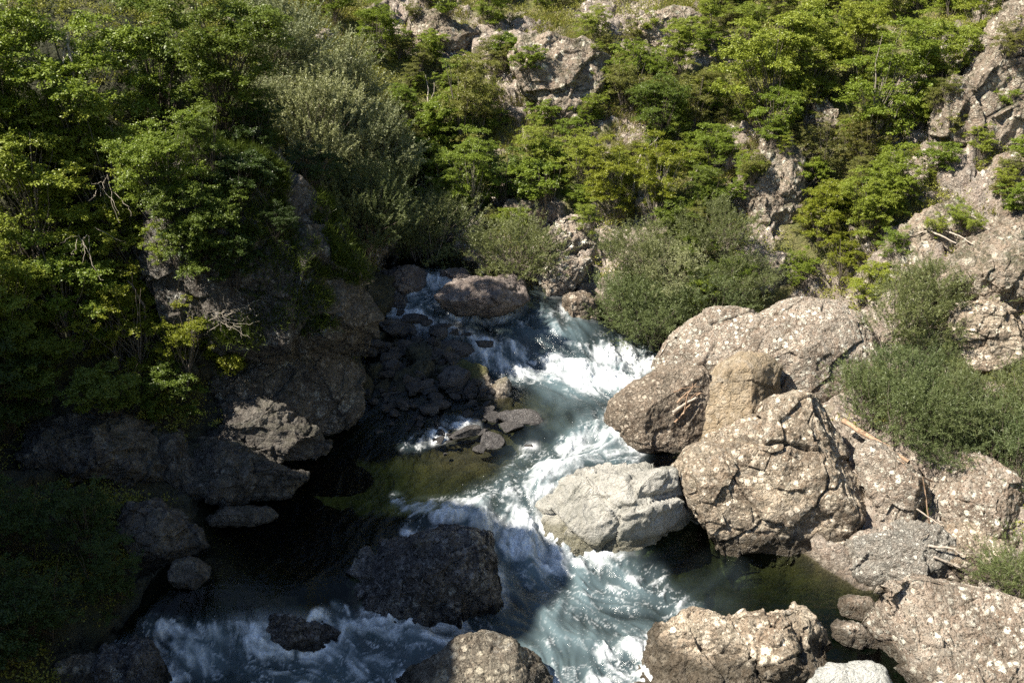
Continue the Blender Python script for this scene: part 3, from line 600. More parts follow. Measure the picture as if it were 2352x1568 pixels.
Zc = wr(cq).reshape(CX.shape); Gc = tr(cq).reshape(CX.shape)
FL = [(1010,640,.6,1),(1000,680,.5,.6),(1150,730,1,.35),(1300,770,.8,.7),(1200,800,.4,1),(1380,830,.9,.5),(1300,900,.9,.2),(1420,870,.3,.8),(1380,960,-.2,1),(1330,1020,-.5,.9),(1400,1060,-1,.35),
 (1250,1100,-.9,.5),(1130,1150,-.8,.4),(1050,1180,-.2,.6),(1150,1220,.7,.9),(1200,1240,.5,1),(1280,1290,.7,.7),(1300,1380,.4,.9),(1450,1400,.9,.5),(1350,1480,.2,1),(1400,1560,.3,1),(1650,1380,-.5,.1),(1800,1350,-.5,.1),
 (900,1150,-.9,.3),(950,1060,-.6,.5),(1000,990,-.9,.3),(700,1200,-.6,.7),(500,1320,-.1,1),(600,1390,.2,1),(750,1430,.5,.8),(450,1470,.3,.9),(700,1500,1,.1),(950,1480,1,0),(1150,1450,.9,.4),(900,1560,.8,.3),(300,1530,.3,.6),(850,1360,-.3,.9)]
fp, fv = [], []
for u, v, du, dv in FL:
    zz = 1.0 if v < 1200 else .2
    a_ = Pz(u, v, zz); b_ = Pz(u + du * 30, v + dv * 30, zz); d = (b_ - a_)[:2]; fp.append(a_[:2]); fv.append(d / np.linalg.norm(d))
fr = RBF(fp, fv, .5); fl = fr(cq); fl /= np.linalg.norm(fl, axis=1)[:, None] + 1e-6
fX = fl[:, 0].reshape(CX.shape); fY = fl[:, 1].reshape(CX.shape)
def lic(step, n, scale, seed, warp=0.0):
    """noise smeared along the current: streaks that follow the flow"""
    acc = np.zeros(len(Q)); wsum = 0
    for sgn in (1, -1):
        x, y = Q[:, 0].copy(), Q[:, 1].copy()
        for k in range(n):
            if sgn < 0 and k == 0: pass
            wgt = math.cos(k / n * math.pi / 2) ** 2
            acc += wgt * vnoise(np.stack([x * scale, y * scale, np.full(len(x), seed * 3.3)], 1), seed); wsum += wgt
            vx, vy = interp2(fX, x, y), interp2(fY, x, y)
            if warp:
                a = warp * vnoise(np.stack([x * .9, y * .9, np.full(len(x), 7.7)], 1), seed + 50)
                vx, vy = vx - a * vy, vy + a * vx
            x += sgn * step * vx; y += sgn * step * vy
    acc /= wsum; return acc / (acc.std() + 1e-9)
l1 = lic(.05, 8, 13, 1, 1.1); l2 = lic(.10, 7, 6, 2, 1.2); l3 = lic(.16, 6, 2.6, 3, .8)
zw = interp2(Zc, Q[:, 0], Q[:, 1]); gr = interp2(Gc, Q[:, 0], Q[:, 1])
U, V, D = proj(Q[:, 0], Q[:, 1], zw)
FOAM = [ # u0 v0 u1 v1 radius strength
 (985,645,1040,648,22,.95),(890,680,1010,668,22,.5),(900,705,1000,705,20,.45),(960,700,1200,735,20,.5),(1100,745,1300,760,30,.28),(1210,720,1300,728,16,.36),
 (1110,790,1230,850,34,.62),(1120,820,1200,855,26,.85),(1180,862,1320,872,18,.8),(1270,845,1450,890,36,.92),(1380,820,1490,835,34,.97),(1330,870,1460,880,36,1.0),(1290,840,1330,862,26,.95),(1340,800,1380,820,18,.42),
 (1270,770,1350,800,30,.26),(1380,780,1440,800,26,.3),
 (1010,1000,960,1020,16,.55),(1030,965,1090,980,14,.4),(930,1020,980,1010,16,.5),
 (1390,985,1330,1040,42,.7),(1400,1040,1200,1110,46,.62),(1440,1050,1350,1090,34,.48),(1250,1100,1130,1150,40,.6),(1180,1120,1320,1120,30,.5),(1210,1050,1280,1060,30,.38),(1380,1000,1300,1030,26,.9),
 (960,1170,1100,1160,22,.66),(1000,1190,1060,1185,18,.9),(910,1145,930,1165,14,.6),(940,1215,1000,1200,18,.5),
 (1100,1150,1200,1180,30,.7),(1120,1190,1200,1250,44,.95),(1190,1180,1250,1270,30,.95),(1180,1265,1300,1275,28,1.0),(1250,1290,1360,1280,36,.9),(1200,1300,1280,1340,50,.36),(1300,1330,1430,1370,60,.38),
 (1400,1360,1500,1330,30,.6),(1480,1350,1560,1400,36,.45),(1300,1420,1450,1480,70,.3),(1260,1500,1330,1560,46,.42),(1380,1500,1450,1490,24,.85),(1400,1540,1480,1550,30,.8),(1360,1565,1400,1568,30,.9),(1430,1300,1480,1340,22,.45),(1550,1390,1600,1400,18,.5),
 (350,1440,560,1470,26,.72),(420,1470,480,1530,40,.6),(350,1500,420,1568,30,.62),(560,1480,720,1500,34,.72),(620,1470,700,1478,20,.85),(740,1440,900,1440,26,.95),(740,1420,800,1440,20,.9),(860,1450,1060,1500,48,.66),(900,1430,1080,1440,20,.7),(600,1530,900,1530,50,.52),(760,1500,950,1530,40,.6),(1040,1470,1110,1450,22,.6),(240,1500,300,1480,22,.55),(930,1550,1000,1510,14,.8),(900,1568,600,1568,40,.45),(770,1390,800,1410,12,.8)]
MILK = [(960,700,1300,760,60,.6),(1100,780,1400,850,60,.42),(1300,880,1470,860,60,.7),(1250,930,1380,930,40,.12),(1380,1000,1250,1110,80,.62),(1400,1080,1180,1150,60,.5),(1120,1200,1250,1260,60,.9),(1230,1300,1400,1390,100,.8),(1300,1450,1400,1568,150,.75),(1430,1370,1560,1420,50,.35),
 (450,1500,1050,1500,70,.5),(700,1540,1000,1540,60,.5),(890,680,1020,670,30,.45),(1560,1420,1650,1350,60,.1)]
fm = in_caps(U, V, FOAM, .75) ; mk_ = in_caps(U, V, MILK, .8)
rough = np.clip(fm * 1.1 + mk_ * .45, 0, 1)
wp = .35 * np.stack([l2 * .35 + fbm(np.stack([Q[:, 0] * 2, Q[:, 1] * 2, 0 * Q[:, 0]], 1), 2, 91), l1 * .2 + fbm(np.stack([Q[:, 0] * 2, Q[:, 1] * 2, 0 * Q[:, 0] + 9], 1), 2, 92)], 1)
iso = fbm(np.stack([Q[:, 0] * 2.6 + wp[:, 0] * 2, Q[:, 1] * 2.6 + wp[:, 1] * 2, l1 * .12], 1), 5, 93, .62); iso /= iso.std()
lace = 1 - np.abs(fbm(np.stack([Q[:, 0] * 3.4 + wp[:, 0] * 3, Q[:, 1] * 4.4 + wp[:, 1] * 3, l2 * .15], 1), 4, 97, .6)) * 2.2
pat = np.clip(.5 + .15 * (.35 * l1 + .5 * l2 + .25 * l3 + .75 * iso), 0, 1.2)
foam = np.clip((pat - (1.0 - fm * .95)) * 1.75, 0, 1) * sstep(0, .2, fm)
foam = np.maximum(foam, .5 * sstep(.66, .98, lace + .10 * l1) * sstep(.05, .55, fm))
foam = np.clip(foam * (.8 + .15 * l1) + .15 * sstep(.9, 1., fm), 0, 1)
# froth collars where rocks stand in running water
bx = np.arange(-9.6, 9.6, .06); by = np.arange(14, 34.5, .06); occ = np.zeros((len(by) - 1, len(bx) - 1))
for o in COL.objects:
    if o.type != 'MESH' or o.name.split('.')[0] not in ('boulder', 'river_rock', 'river_stone', 'crag'): continue
    k_ = len(o.data.vertices); co = np.empty(k_ * 3, np.float32); o.data.vertices.foreach_get('co', co); co = co.reshape(-1, 3) * np.array(o.scale) + np.array(o.location)
    m_ = np.abs(co[:, 2] - wr(co[:, :2])) < .10; hh_, _, _ = np.histogram2d(co[m_, 1], co[m_, 0], [by, bx]); occ += hh_
occ = np.minimum(occ, 1.0); gk = np.exp(-(np.arange(-4, 5) / 2.0) ** 2); gk /= gk.sum()
occ = np.apply_along_axis(lambda r_: np.convolve(r_, gk, 'same'), 0, occ); occ = np.apply_along_axis(lambda r_: np.convolve(r_, gk, 'same'), 1, occ)
iy = np.clip(((Q[:, 1] - 14) / .06).astype(int), 0, occ.shape[0] - 1); ix = np.clip(((Q[:, 0] + 9.6) / .06).astype(int), 0, occ.shape[1] - 1)
collar = np.clip(occ[iy, ix] * 2.2, 0, 1) * sstep(.02, .3, np.maximum(fm, mk_ * .4))
foam = np.maximum(foam, collar * np.clip(.55 + .3 * iso, 0, 1))
fine = fbm(np.stack([Q[:, 0] * 9, Q[:, 1] * 9, l2 * .5], 1), 3, 77)
onw = (zw - gr)
h = rough * (.022 * l2 + .05 * l3) + .006 * l1 * rough + foam * (.03 + .05 * fine) * (fm > .3) + .006 * (1 - rough) * l2 + .002 * l1
h += .07 * sstep(.75, 1.0, fm) * (.4 + .6 * np.clip(.5 * l3 + fine, -1, 1.4))
# standing waves: humps where the current piles up
for (u, v, z, rx, ry, hh) in [(1150,1185,.8,.55,.35,.22),(1340,850,1.5,.8,.4,.22),(1320,1075,1.0,.8,.35,.14),(1400,990,1.2,.5,.4,.2),(640,1455,.2,1.1,.4,.14),(1230,1110,.95,.6,.3,.12),(1250,770,2.1,1.2,.4,.1),(960,1480,.05,1.,.4,.1),(1430,1490,0,.5,.3,.12)]:
    c = Pz(u, v, z); h += hh * np.exp(-((Q[:, 0] - c[0]) / rx) ** 2 - ((Q[:, 1] - c[1]) / ry) ** 2)
zz = zw + h * sstep(40, 33, Q[:, 1])
keep = (zz.reshape(wsh) > gr.reshape(wsh) - .55)
Fq = grid_faces(*wsh); kf = keep.ravel()[Fq].any(1); Fq = Fq[kf]
N = NT('river_water'); tc = N.n('TexCoord'); vec = tc.outputs['Object']
fa_ = N.n('Attribute', attribute_name='foam').outputs['Fac']; ma = N.n('Attribute', attribute_name='milk').outputs['Fac']; da = N.n('Attribute', attribute_name='depth').outputs['Fac']
fn = N.noise(vec, 22, 5, .7); rp = N.noise(vec, 7, 4, .6, .6)
bn = N.bump(N.math('ADD', N.math('MULTIPLY', rp.outputs[0], 1.0), N.math('MULTIPLY', fn.outputs[0], .35)), .45, .05)
tint = N.ramp(da, [(0, (.92, .93, .86)), (.35, (.62, .70, .52)), (.8, (.26, .36, .25)), (1, (.14, .22, .17))])
tr_ = N.n('BsdfTransparent'); N.l(tint, tr_.inputs[0])
milk = N.n('BsdfDiffuse'); milk.inputs[0].default_value = (.10, .142, .155, 1)
gl = N.n('BsdfGlossy'); gl.inputs['Roughness'].default_value = .12; N.l(bn, gl.inputs['Normal'])
m1 = N.n('MixShader'); N.l(ma, m1.inputs[0]); N.l(tr_.outputs[0], m1.inputs[1]); N.l(milk.outputs[0], m1.inputs[2])
frn = N.n('Fresnel'); frn.inputs[0].default_value = 1.33; N.l(bn, frn.inputs['Normal'])
m2 = N.n('MixShader'); N.l(frn.outputs[0], m2.inputs[0]); N.l(m1.outputs[0], m2.inputs[1]); N.l(gl.outputs[0], m2.inputs[2])
fo = N.n('BsdfPrincipled'); fo.inputs['Base Color'].default_value = (.84, .87, .88, 1); fo.inputs['Roughness'].default_value = .6
N.l(N.bump(fn.outputs[0], .6, .05), fo.inputs['Normal'])
ff = N.math('MULTIPLY', fa_, N.ramp(fn.outputs[0], [(.30, .5), (.60, 1.1)]), True)
m3 = N.n('MixShader'); N.l(ff, m3.inputs[0]); N.l(m2.outputs[0], m3.inputs[1]); N.l(fo.outputs[0], m3.inputs[2])
N.l(m3.outputs[0], N.out.inputs[0])
milkv = np.clip(mk_ * (.72 + .22 * l3 + .12 * l2) + .35 * fm, 0, .93)
river = mk('river_water', np.stack([Q[:, 0], Q[:, 1], zz], 1), Fq, N.m, attrs=dict(foam=foam, milk=milkv, depth=np.clip(onw / 1.1, 0, 1)))
tag(river, kind='structure')

# ------------------------------------------------------------------ plants
def unit(v): return v / (np.linalg.norm(v, axis=-1, keepdims=True) + 1e-9)
def leaves(c, d, L, Wd, rng, up=.8, jit=.6):
    n = len(c); d = unit(d); L = np.broadcast_to(L, (n,))[:, None] * rng.uniform(.6, 1.25, (n, 1)); Wd = np.broadcast_to(Wd, (n,))[:, None] * rng.uniform(.7, 1.2, (n, 1))
    s = unit(np.cross(d, np.array([0, 0, up]) + rng.normal(0, jit, (n, 3)))) * Wd * .5
    V = np.stack([c, c + d * L * .5 + s, c + d * L, c + d * L * .5 - s], 1).reshape(-1, 3)
    return V, np.arange(n * 4).reshape(n, 4)
def make_plant(style, seed, H, Rr, npuff, nleaf, pr, lL, lW, base=.3, trunk=.06, stems=1):
    g = np.random.RandomState(seed); parts = []; C_, D_, W_ = [], [], []
    zc = H * (base + (1 - base) * .5); rz = H * (1 - base) * .5
    lob = g.normal(0, 1, (5, 3)); lob = unit(lob) * np.array([Rr * .5, Rr * .5, rz * .4])
    q = unit(g.normal(0, 1, (npuff * 3, 3)) + np.array([0, 0, .25])); rr = g.uniform(.35, 1, (npuff * 3, 1)) ** .5
    cen = q * rr * np.array([Rr * .72, Rr * .72, rz * .8]) + lob[g.randint(5, size=npuff * 3)] * .75
    cen = cen[:npuff]; cen[:, 2] += zc; cen[:, 2] = np.maximum(cen[:, 2], H * base * .7)
    tops = []
    for s in range(stems):
        a = g.uniform(0, 6.28); b0 = np.array([math.cos(a), math.sin(a), 0]) * .12 * Rr * (stems > 1)
        tip = np.array([g.normal(0, .18) * Rr, g.normal(0, .18) * Rr, H * .86]) + b0 * 4
        pts = wiggle(b0 - [0, 0, .35], tip, 10, .12 * Rr, g); parts.append(tube(pts, np.linspace(trunk, trunk * .2, 10), 7)); tops.append(pts)
    if style == 'willow':
        for c in cen:
            pts0 = tops[g.randint(stems)]
            root = pts0[g.randint(1, 5)]; ctrl = wiggle(root, c, 7, .05 * Rr, g, sag=-.12 * Rr); parts.append(tube(ctrl, np.linspace(trunk * .28, .004, 7), 4))
            k = 14; tw = nleaf // k
            for _ in range(k):   # whips: upright shoots with leaves all along them
                st = c + g.normal(0, pr * .55, 3) * [1, 1, .6]; dr = unit((c - [0, 0, zc * .55]) * [1, 1, .9] / max(Rr, .1) * .8 + np.array([0, 0, .75]) + g.normal(0, .28, 3)); ln = pr * g.choice([g.uniform(.6, 1.4), g.uniform(1.4, 2.6)], p=[.8, .2])
                t = np.sort(g.uniform(0, 1, tw)); p_ = st + dr * (t * ln)[:, None] - np.array([0, 0, 1]) * (t ** 2 * ln * .22)[:, None]
                C_.append(p_); D_.append(dr * .75 + g.normal(0, .55, (tw, 3))); W_.append(np.full(tw, g.uniform(0, 1)))
    else:
        for c in cen:
            pts0 = tops[g.randint(stems)]; kk = int(np.clip((c[2] / H) * 7, 1, 8)); root = pts0[max(0, kk - 2)]
            ctrl = wiggle(root, c, 7, .07 * Rr, g, sag=.05); parts.append(tube(ctrl, np.linspace(trunk * .33, .006, 7), 4))
            sub = max(3, nleaf // 55)
            for _ in range(sub):   # sprays: a twig with leaves either side
                o = unit(g.normal(0, 1, 3)) * pr * g.uniform(.35, 1) * np.array([1, 1, .55]); o[2] = abs(o[2]) * .8 - pr * .08
                tip = c + o; dr = unit(o + g.normal(0, .25, 3) * pr + np.array([0, 0, -.12 * pr])); m = nleaf // sub
                t = g.uniform(0, 1, m)[:, None]; side = unit(np.cross(dr, [0, 0, 1])) * (g.choice([-1, 1], (m, 1)))
                p_ = tip + dr * (t - .6) * pr * .75 + g.normal(0, lL * .55, (m, 3)) * [1, 1, .6]
                C_.append(p_); D_.append(dr * .6 + side * .9 + g.normal(0, .35, (m, 3)) + [0, 0, -.25]); W_.append(np.clip(g.normal(g.uniform(.25, .75), .2, m), 0, 1))
    C_ = np.concatenate(C_); D_ = np.concatenate(D_); rn = np.concatenate(W_) * .6 + g.uniform(0, .4, len(C_))
    lv = leaves(C_, D_, lL, lW, g, up=1.0, jit=.55 if style != 'willow' else .9)
    tv = join(parts)
    tm = mk('trunk', tv[0], tv[1], M['bark']); cm = mk('crown', lv[0], lv[1], M['L_green'], smooth=False, attrs=dict(rnd=np.repeat(rn, 4)))
    COL.objects.unlink(tm); COL.objects.unlink(cm); top = np.percentile(lv[0][:, 2], 99)
    return tm, cm, top
PL = dict(
 broad=[make_plant('broad', s, 4.4, 1.75, 54, 740, .60, .079, .043, .10, .06) for s in (1, 2, 3)],
 ash=[make_plant('broad', s, 4.0, 1.35, 54, 600, .44, .068, .034, .10, .045) for s in (11, 12, 13)],
 fine=[make_plant('broad', s, 3.4, 1.35, 50, 520, .44, .058, .03, .03, .03, stems=3) for s in (21, 22)],
 bush=[make_plant('broad', s, 1.9, 1.15, 40, 360, .36, .07, .038, .03, .02, stems=4) for s in (31, 32, 33)],
 willow=[make_plant('willow', s, 2.0, 1.3, 50, 460, .36, .085, .014, .03, .02, stems=7) for s in (41, 42, 43)],
 silver=[make_plant('willow', s, 4.2, 1.8, 90, 560, .46, .10, .030, .10, .07, stems=3) for s in (51, 52)],
)
KIND = dict(broad=('broadleaf_tree', 'tree'), ash=('slender_tree', 'tree'), fine=('scrub_tree', 'tree'), bush=('bush', 'bush'), willow=('willow_shrub', 'willow shrub'), silver=('willow_tree', 'willow tree'))
bpy.context.view_layer.update(); _dg = bpy.context.evaluated_depsgraph_get()
hard = [o for o in COL.objects if o.type == 'MESH' and o.name.split('.')[0] in ('boulder', 'river_rock', 'rock_outcrop', 'crag', 'hillside_ground')]
def surf(u, v, up):
    """first rock or ground point under a picture point, lifted towards the sky"""
    d = ray(u, v); d = d / np.linalg.norm(d); best = None
    for o in hard:
        mi = o.matrix_world.inverted(); ok, loc, nrm, fi = o.ray_cast(mi @ Vector(CP), (mi.to_3x3() @ Vector(d)).normalized())
        if ok:
            wl = o.matrix_world @ loc; t = (wl - Vector(CP)).length
            if best is None or t < best: best = t
    best = best or 30.0
    return CP + d * (best - up)
pr_ = random.Random(5); counts = {}
def plant_at(kind, p, h, label, leaf, wide=1.0, bark='bark', group=None, lean=0.0):
    va = PL[kind]; counts[kind] = counts.get(kind, 0) + 1; tm, cm, top = va[counts[kind] % len(va)]
    e = empty(KIND[kind][0], (float(p[0]), float(p[1]), float(p[2]) - .05)); s = h / top
    e.scale = (s * wide, s * wide, s); e.rotation_euler = (pr_.uniform(-.06, .06), lean + pr_.uniform(-.06, .06), pr_.uniform(0, 6.28))
    tag(e, label, KIND[kind][1], group)
    for src, m in ((tm, bark), (cm, leaf)):
        c = src.copy(); COL.objects.link(c); c.parent = e; c.material_slots[0].link = 'OBJECT'; c.material_slots[0].material = M[m]
    return e
def plant(kind, u, v, hpx, label, leaf, **k):
    p = surf(u, v, -.05) if (u < 760 and kind not in ('silver', 'willow')) else hit(u, v, False); D_ = (p - CP) @ FW
    return plant_at(kind, p, hpx * D_ / F / .93, label, leaf, **k)
G1, G2, G3, G4 = 'leafy trees crowding the near bank', 'trees on the sunlit far hillside', 'willow shrubs along the water', 'willow trees behind the crag'
T = [ # near bank (left of the river)
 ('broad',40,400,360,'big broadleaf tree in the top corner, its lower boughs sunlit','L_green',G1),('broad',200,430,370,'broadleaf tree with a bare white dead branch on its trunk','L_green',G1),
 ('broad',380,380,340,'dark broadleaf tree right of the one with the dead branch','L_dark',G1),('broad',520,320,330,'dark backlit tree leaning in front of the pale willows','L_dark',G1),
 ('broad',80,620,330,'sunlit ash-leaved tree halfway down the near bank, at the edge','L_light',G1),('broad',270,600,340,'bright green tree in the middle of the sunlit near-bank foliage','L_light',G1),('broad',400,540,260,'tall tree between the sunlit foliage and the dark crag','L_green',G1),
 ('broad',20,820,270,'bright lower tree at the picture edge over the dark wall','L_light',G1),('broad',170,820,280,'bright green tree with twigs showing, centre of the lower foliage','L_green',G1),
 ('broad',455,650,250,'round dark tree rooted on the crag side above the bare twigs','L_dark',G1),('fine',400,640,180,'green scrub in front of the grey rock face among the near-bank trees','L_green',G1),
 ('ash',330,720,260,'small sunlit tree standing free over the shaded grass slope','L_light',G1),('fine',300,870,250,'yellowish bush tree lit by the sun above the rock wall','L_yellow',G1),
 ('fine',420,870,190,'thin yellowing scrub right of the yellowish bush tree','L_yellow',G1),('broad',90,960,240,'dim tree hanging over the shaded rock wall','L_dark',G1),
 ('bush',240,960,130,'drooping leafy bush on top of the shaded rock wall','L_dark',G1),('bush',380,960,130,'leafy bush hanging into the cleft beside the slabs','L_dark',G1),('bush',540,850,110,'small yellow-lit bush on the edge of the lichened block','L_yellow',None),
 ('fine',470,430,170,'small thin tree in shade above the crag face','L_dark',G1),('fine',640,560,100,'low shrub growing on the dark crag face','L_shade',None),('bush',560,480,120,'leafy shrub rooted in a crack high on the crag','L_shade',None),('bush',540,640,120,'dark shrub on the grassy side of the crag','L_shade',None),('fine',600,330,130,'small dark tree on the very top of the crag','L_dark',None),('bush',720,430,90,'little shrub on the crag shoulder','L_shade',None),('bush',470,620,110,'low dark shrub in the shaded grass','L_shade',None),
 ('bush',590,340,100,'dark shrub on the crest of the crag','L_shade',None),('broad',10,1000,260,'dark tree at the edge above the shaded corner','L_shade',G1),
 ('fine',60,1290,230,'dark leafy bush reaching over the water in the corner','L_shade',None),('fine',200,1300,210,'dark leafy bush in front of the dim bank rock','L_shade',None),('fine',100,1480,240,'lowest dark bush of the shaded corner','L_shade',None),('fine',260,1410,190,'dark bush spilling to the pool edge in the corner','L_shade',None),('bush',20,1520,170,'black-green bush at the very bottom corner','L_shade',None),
 # willow trees behind the crag
 ('silver',640,240,230,'topmost grey-green willow tree, behind the dark backlit tree','L_silver',G4),('silver',780,330,220,'rounded silvery willow with a wind-combed top, right of the topmost','L_silver',G4),
 ('silver',720,450,260,'silvery willow showing bare twigs in the middle of the willow group','L_silver',G4),('silver',850,470,220,'right-hand silvery willow over the brown slope','L_silver',G4),('silver',830,620,230,'dark lower willow drooping to the bank behind the crag','L_willow',G4),
 ('silver',600,330,160,'half-shaded willow at the crag crest','L_silver',G4),('silver',890,560,190,'small dark willow at the foot of the willow group','L_willow',G4),
 # far hillside
 ('broad',860,150,160,'rich green broadleaf tree in front of a shadowed gully near the top','L_green',G2),('broad',770,60,130,'green tree on the top edge above the willows','L_green',G2),('broad',1120,70,130,'dark green tree on the top edge over grassy rocks','L_green',G2),
 ('fine',1140,190,130,'olive bush tree just left of the long pale rock face','L_olive',G2),('fine',1080,345,240,'spreading olive tree with a dark trunk on the middle slope','L_olive',G2),('ash',1085,510,240,'young tree with a straight pale trunk above the far bank','L_green',G2),
 ('bush',1010,330,120,'green bush left of the spreading olive tree','L_green',G2),('ash',940,300,120,'small tree with two bare white stems left of the olive tree','L_green',G2),('bush',1020,470,150,'dark green bush left of the young pale-trunked tree','L_green',G2),('bush',1170,480,150,'dark green bush right of the young pale-trunked tree','L_dark',G2),
 ('fine',1240,400,150,'bright thin bush tree on the middle slope','L_light',G2),('bush',1250,480,130,'dark hollow bush above the pale stepped rock','L_green',G2),('fine',1340,440,160,'yellow-flecked bush tree over the tall pale boulder','L_light',G2),('ash',1410,500,210,'yellow-green tree with crooked stems right of the tall pale boulder','L_yellow',G2),
 ('ash',1500,510,230,'yellow-green tree with two leaning pale trunks','L_yellow',G2),('broad',1510,350,200,'dark column-like ivy-green tree in the middle of the hillside','L_dark',G2),('fine',1440,260,150,'thin grey-green bush on the rocky slope','L_olive',G2),('fine',1350,120,110,'bright green bush in front of the rock near the top','L_light',G2),
 ('fine',1230,200,90,'olive shrub growing across the long pale rock face','L_olive',G2),('fine',1350,230,90,'olive-green scrub on the right part of the long pale rock face','L_olive',G2),('fine',1300,170,80,'low green bush on the long pale rock','L_light',G2),('fine',1590,300,170,'olive-yellow tree beside the dark column-like one','L_olive',G2),('ash',1560,190,160,'open yellow-green tree below the top scree','L_light',G2),('ash',1640,120,150,'pale green tree near the top, centre right','L_light',G2),
 ('broad',1750,320,300,'large layered light green tree on the right half','L_light',G2),('broad',1850,250,260,'tall light green tree behind the layered one','L_light',G2),('ash',1720,130,150,'light green tree on the top edge above the layered one','L_light',G2),('ash',1960,220,230,'feathery light green tree on the top edge','L_light',G2),
 ('ash',2010,350,330,'tallest tree with a long bare pale trunk in the right half','L_green',G2),('broad',2140,240,230,'bright green tree with horizontal tiers beside the steep pale cliff','L_light',G2),('broad',2250,120,180,'green tree in the top right part behind the steep pale cliff','L_light',G2),
 ('ash',2110,310,160,'light green sapling at the foot of the tiered tree','L_light',G2),('fine',1880,420,170,'browning scrub tree over the overgrown rock face','L_brown',G2),('fine',1980,390,170,'browning scrub tree with bare twigs, below the long pale trunk','L_brown',G2),('fine',1800,470,130,'brown-tinged shrub hugging the upright rock face','L_brown',G2),
 ('broad',2060,480,170,'leafy green tree left of the cliff foot','L_green',G2),('broad',1990,560,190,'bright green tree in the dark hollow of the slope','L_light',G2),('ash',1880,590,200,'bright yellow-green tree below the browning scrub','L_yellow',G2),('fine',1930,650,140,'yellow-green bush above the broad humped boulder','L_yellow',G2),
 ('fine',1830,670,120,'green bush with bare stems above the humped boulder','L_green',G2),('fine',2050,620,120,'green bush left of the stick-littered outcrop','L_green',G2),('bush',2000,680,90,'small bright bush right of the humped boulder top','L_light',G2),
 ('fine',1640,400,130,'green bush tree over the small bright meadow','L_green',G2),('fine',1620,500,150,'dark bush left of the upright rock face','L_dark',G2),('bush',1570,560,110,'dark green bush above the willow thicket','L_dark',G2),
 ('fine',2290,290,130,'dark green bush on the cliff at the right edge','L_green',G2),('fine',2250,380,110,'bright bush on the grassy ledge of the cliff','L_light',G2),('bush',2345,380,80,'small bush at the right edge over the cliff step','L_green',G2),('bush',2345,600,60,'tiny green bush on the sloping pinkish cliff','L_green',G2),
 ('bush',2200,330,90,'thin shrub on the pale cliff steps','L_olive',G2),('bush',2300,460,60,'grey dry shrub on the cliff ledge','L_brown',G2),
 ('fine',1690,690,130,'green leafy bush between willows and upright rock','L_green',G2),('bush',1590,640,110,'dark green bush inside the willow thicket','L_dark',G2),('fine',1380,90,90,'low bright shrub on top of the long pale rock','L_light',G2),
 ('fine',1480,110,100,'pale yellow-green shrub left of the top scree','L_light',G2),('broad',1640,40,120,'green tree cut by the top edge, centre right','L_light',G2),('broad',1800,60,130,'green tree cut by the top edge above the tall light tree','L_light',G2),('broad',2060,60,120,'green tree cut by the top edge left of the tiered tree','L_light',G2),
 # willow shrubs
 ('willow',985,615,160,'grey-green willow shrub at the far bank, left one','L_willow',G3),('willow',930,590,110,'small willow shrub under the willow trees','L_willow',G3),('willow',1180,640,150,'neat brushy willow shrub left of the tall pale boulder','L_willow',G3),
 ('willow',1415,740,120,'willow shrub overhanging the rapid, left end of the thicket','L_willow_green',G3),('willow',1480,640,130,'tall grey willow shrub right of the tall pale boulder','L_willow',G3),('willow',1520,795,135,'dense green willow shrub touching the rapids','L_willow_green',G3),
 ('willow',1560,680,125,'silvery willow shrub in the middle of the thicket','L_silver',G3),('willow',1690,700,120,'broad willow shrub behind the humped boulder','L_willow',G3),('willow',1620,750,130,'low willow shrub against the humped boulder','L_willow_green',G3),('willow',1460,770,120,'low willow shrub at the water, front of the thicket','L_willow_green',G3),('fine',1610,735,130,'leafy green bush in the willow thicket beside the humped boulder','L_green',G2),('fine',1470,720,90,'fresh green bush in a gap of the willow thicket','L_olive',G2),('willow',1640,590,130,'upper grey willow shrub under the upright rock face','L_willow',G3),
 ('willow',2080,790,170,'willow shrub right behind the humped boulder','L_willow',G3),('willow',2160,710,110,'willow shrub under the pinkish outcrop','L_willow',G3),('willow',2120,850,90,'willow shrub left of the squarish boulder','L_willow_green',G3),
 ('willow',1990,960,140,'first willow shrub of the big thicket, right of the largest boulder','L_willow_green',G3),('willow',2070,1010,150,'dense willow shrub above the fallen log','L_willow_green',G3),('willow',2170,1000,150,'tall middle willow shrub of the big thicket','L_willow',G3),('willow',2290,1050,165,'big dense willow shrub behind the pointed boulder','L_willow_green',G3),('willow',2350,970,130,'willow shrub at the right edge of the big thicket','L_willow',G3),('willow',2200,930,100,'upper willow shrub of the big thicket under the squarish boulder','L_willow',G3),('willow',2080,920,130,'willow shrub at the foot of the humped boulder','L_willow_green',G3),('willow',2345,1120,150,'low dark willow shrub at the right edge','L_willow_green',G3),('willow',2180,1080,110,'low willow shrub at the lower rim of the big thicket','L_willow_green',G3),
 ('willow',2335,1370,130,'sparse twiggy willow above the huge corner boulder','L_willow_green',G3),
]
for k_, u, v, hp, lab, lf, gr_ in T:
    plant(k_, u, v, hp * (.84 if gr_ == G2 else 1), lab, lf, group=gr_, bark='palebark' if ('pale' in lab and k_ == 'ash') else ('darkbark' if lf in ('L_shade', 'L_dark') else 'bark'), wide={'willow': 1.15, 'silver': 1.1}.get(k_, 1.0))
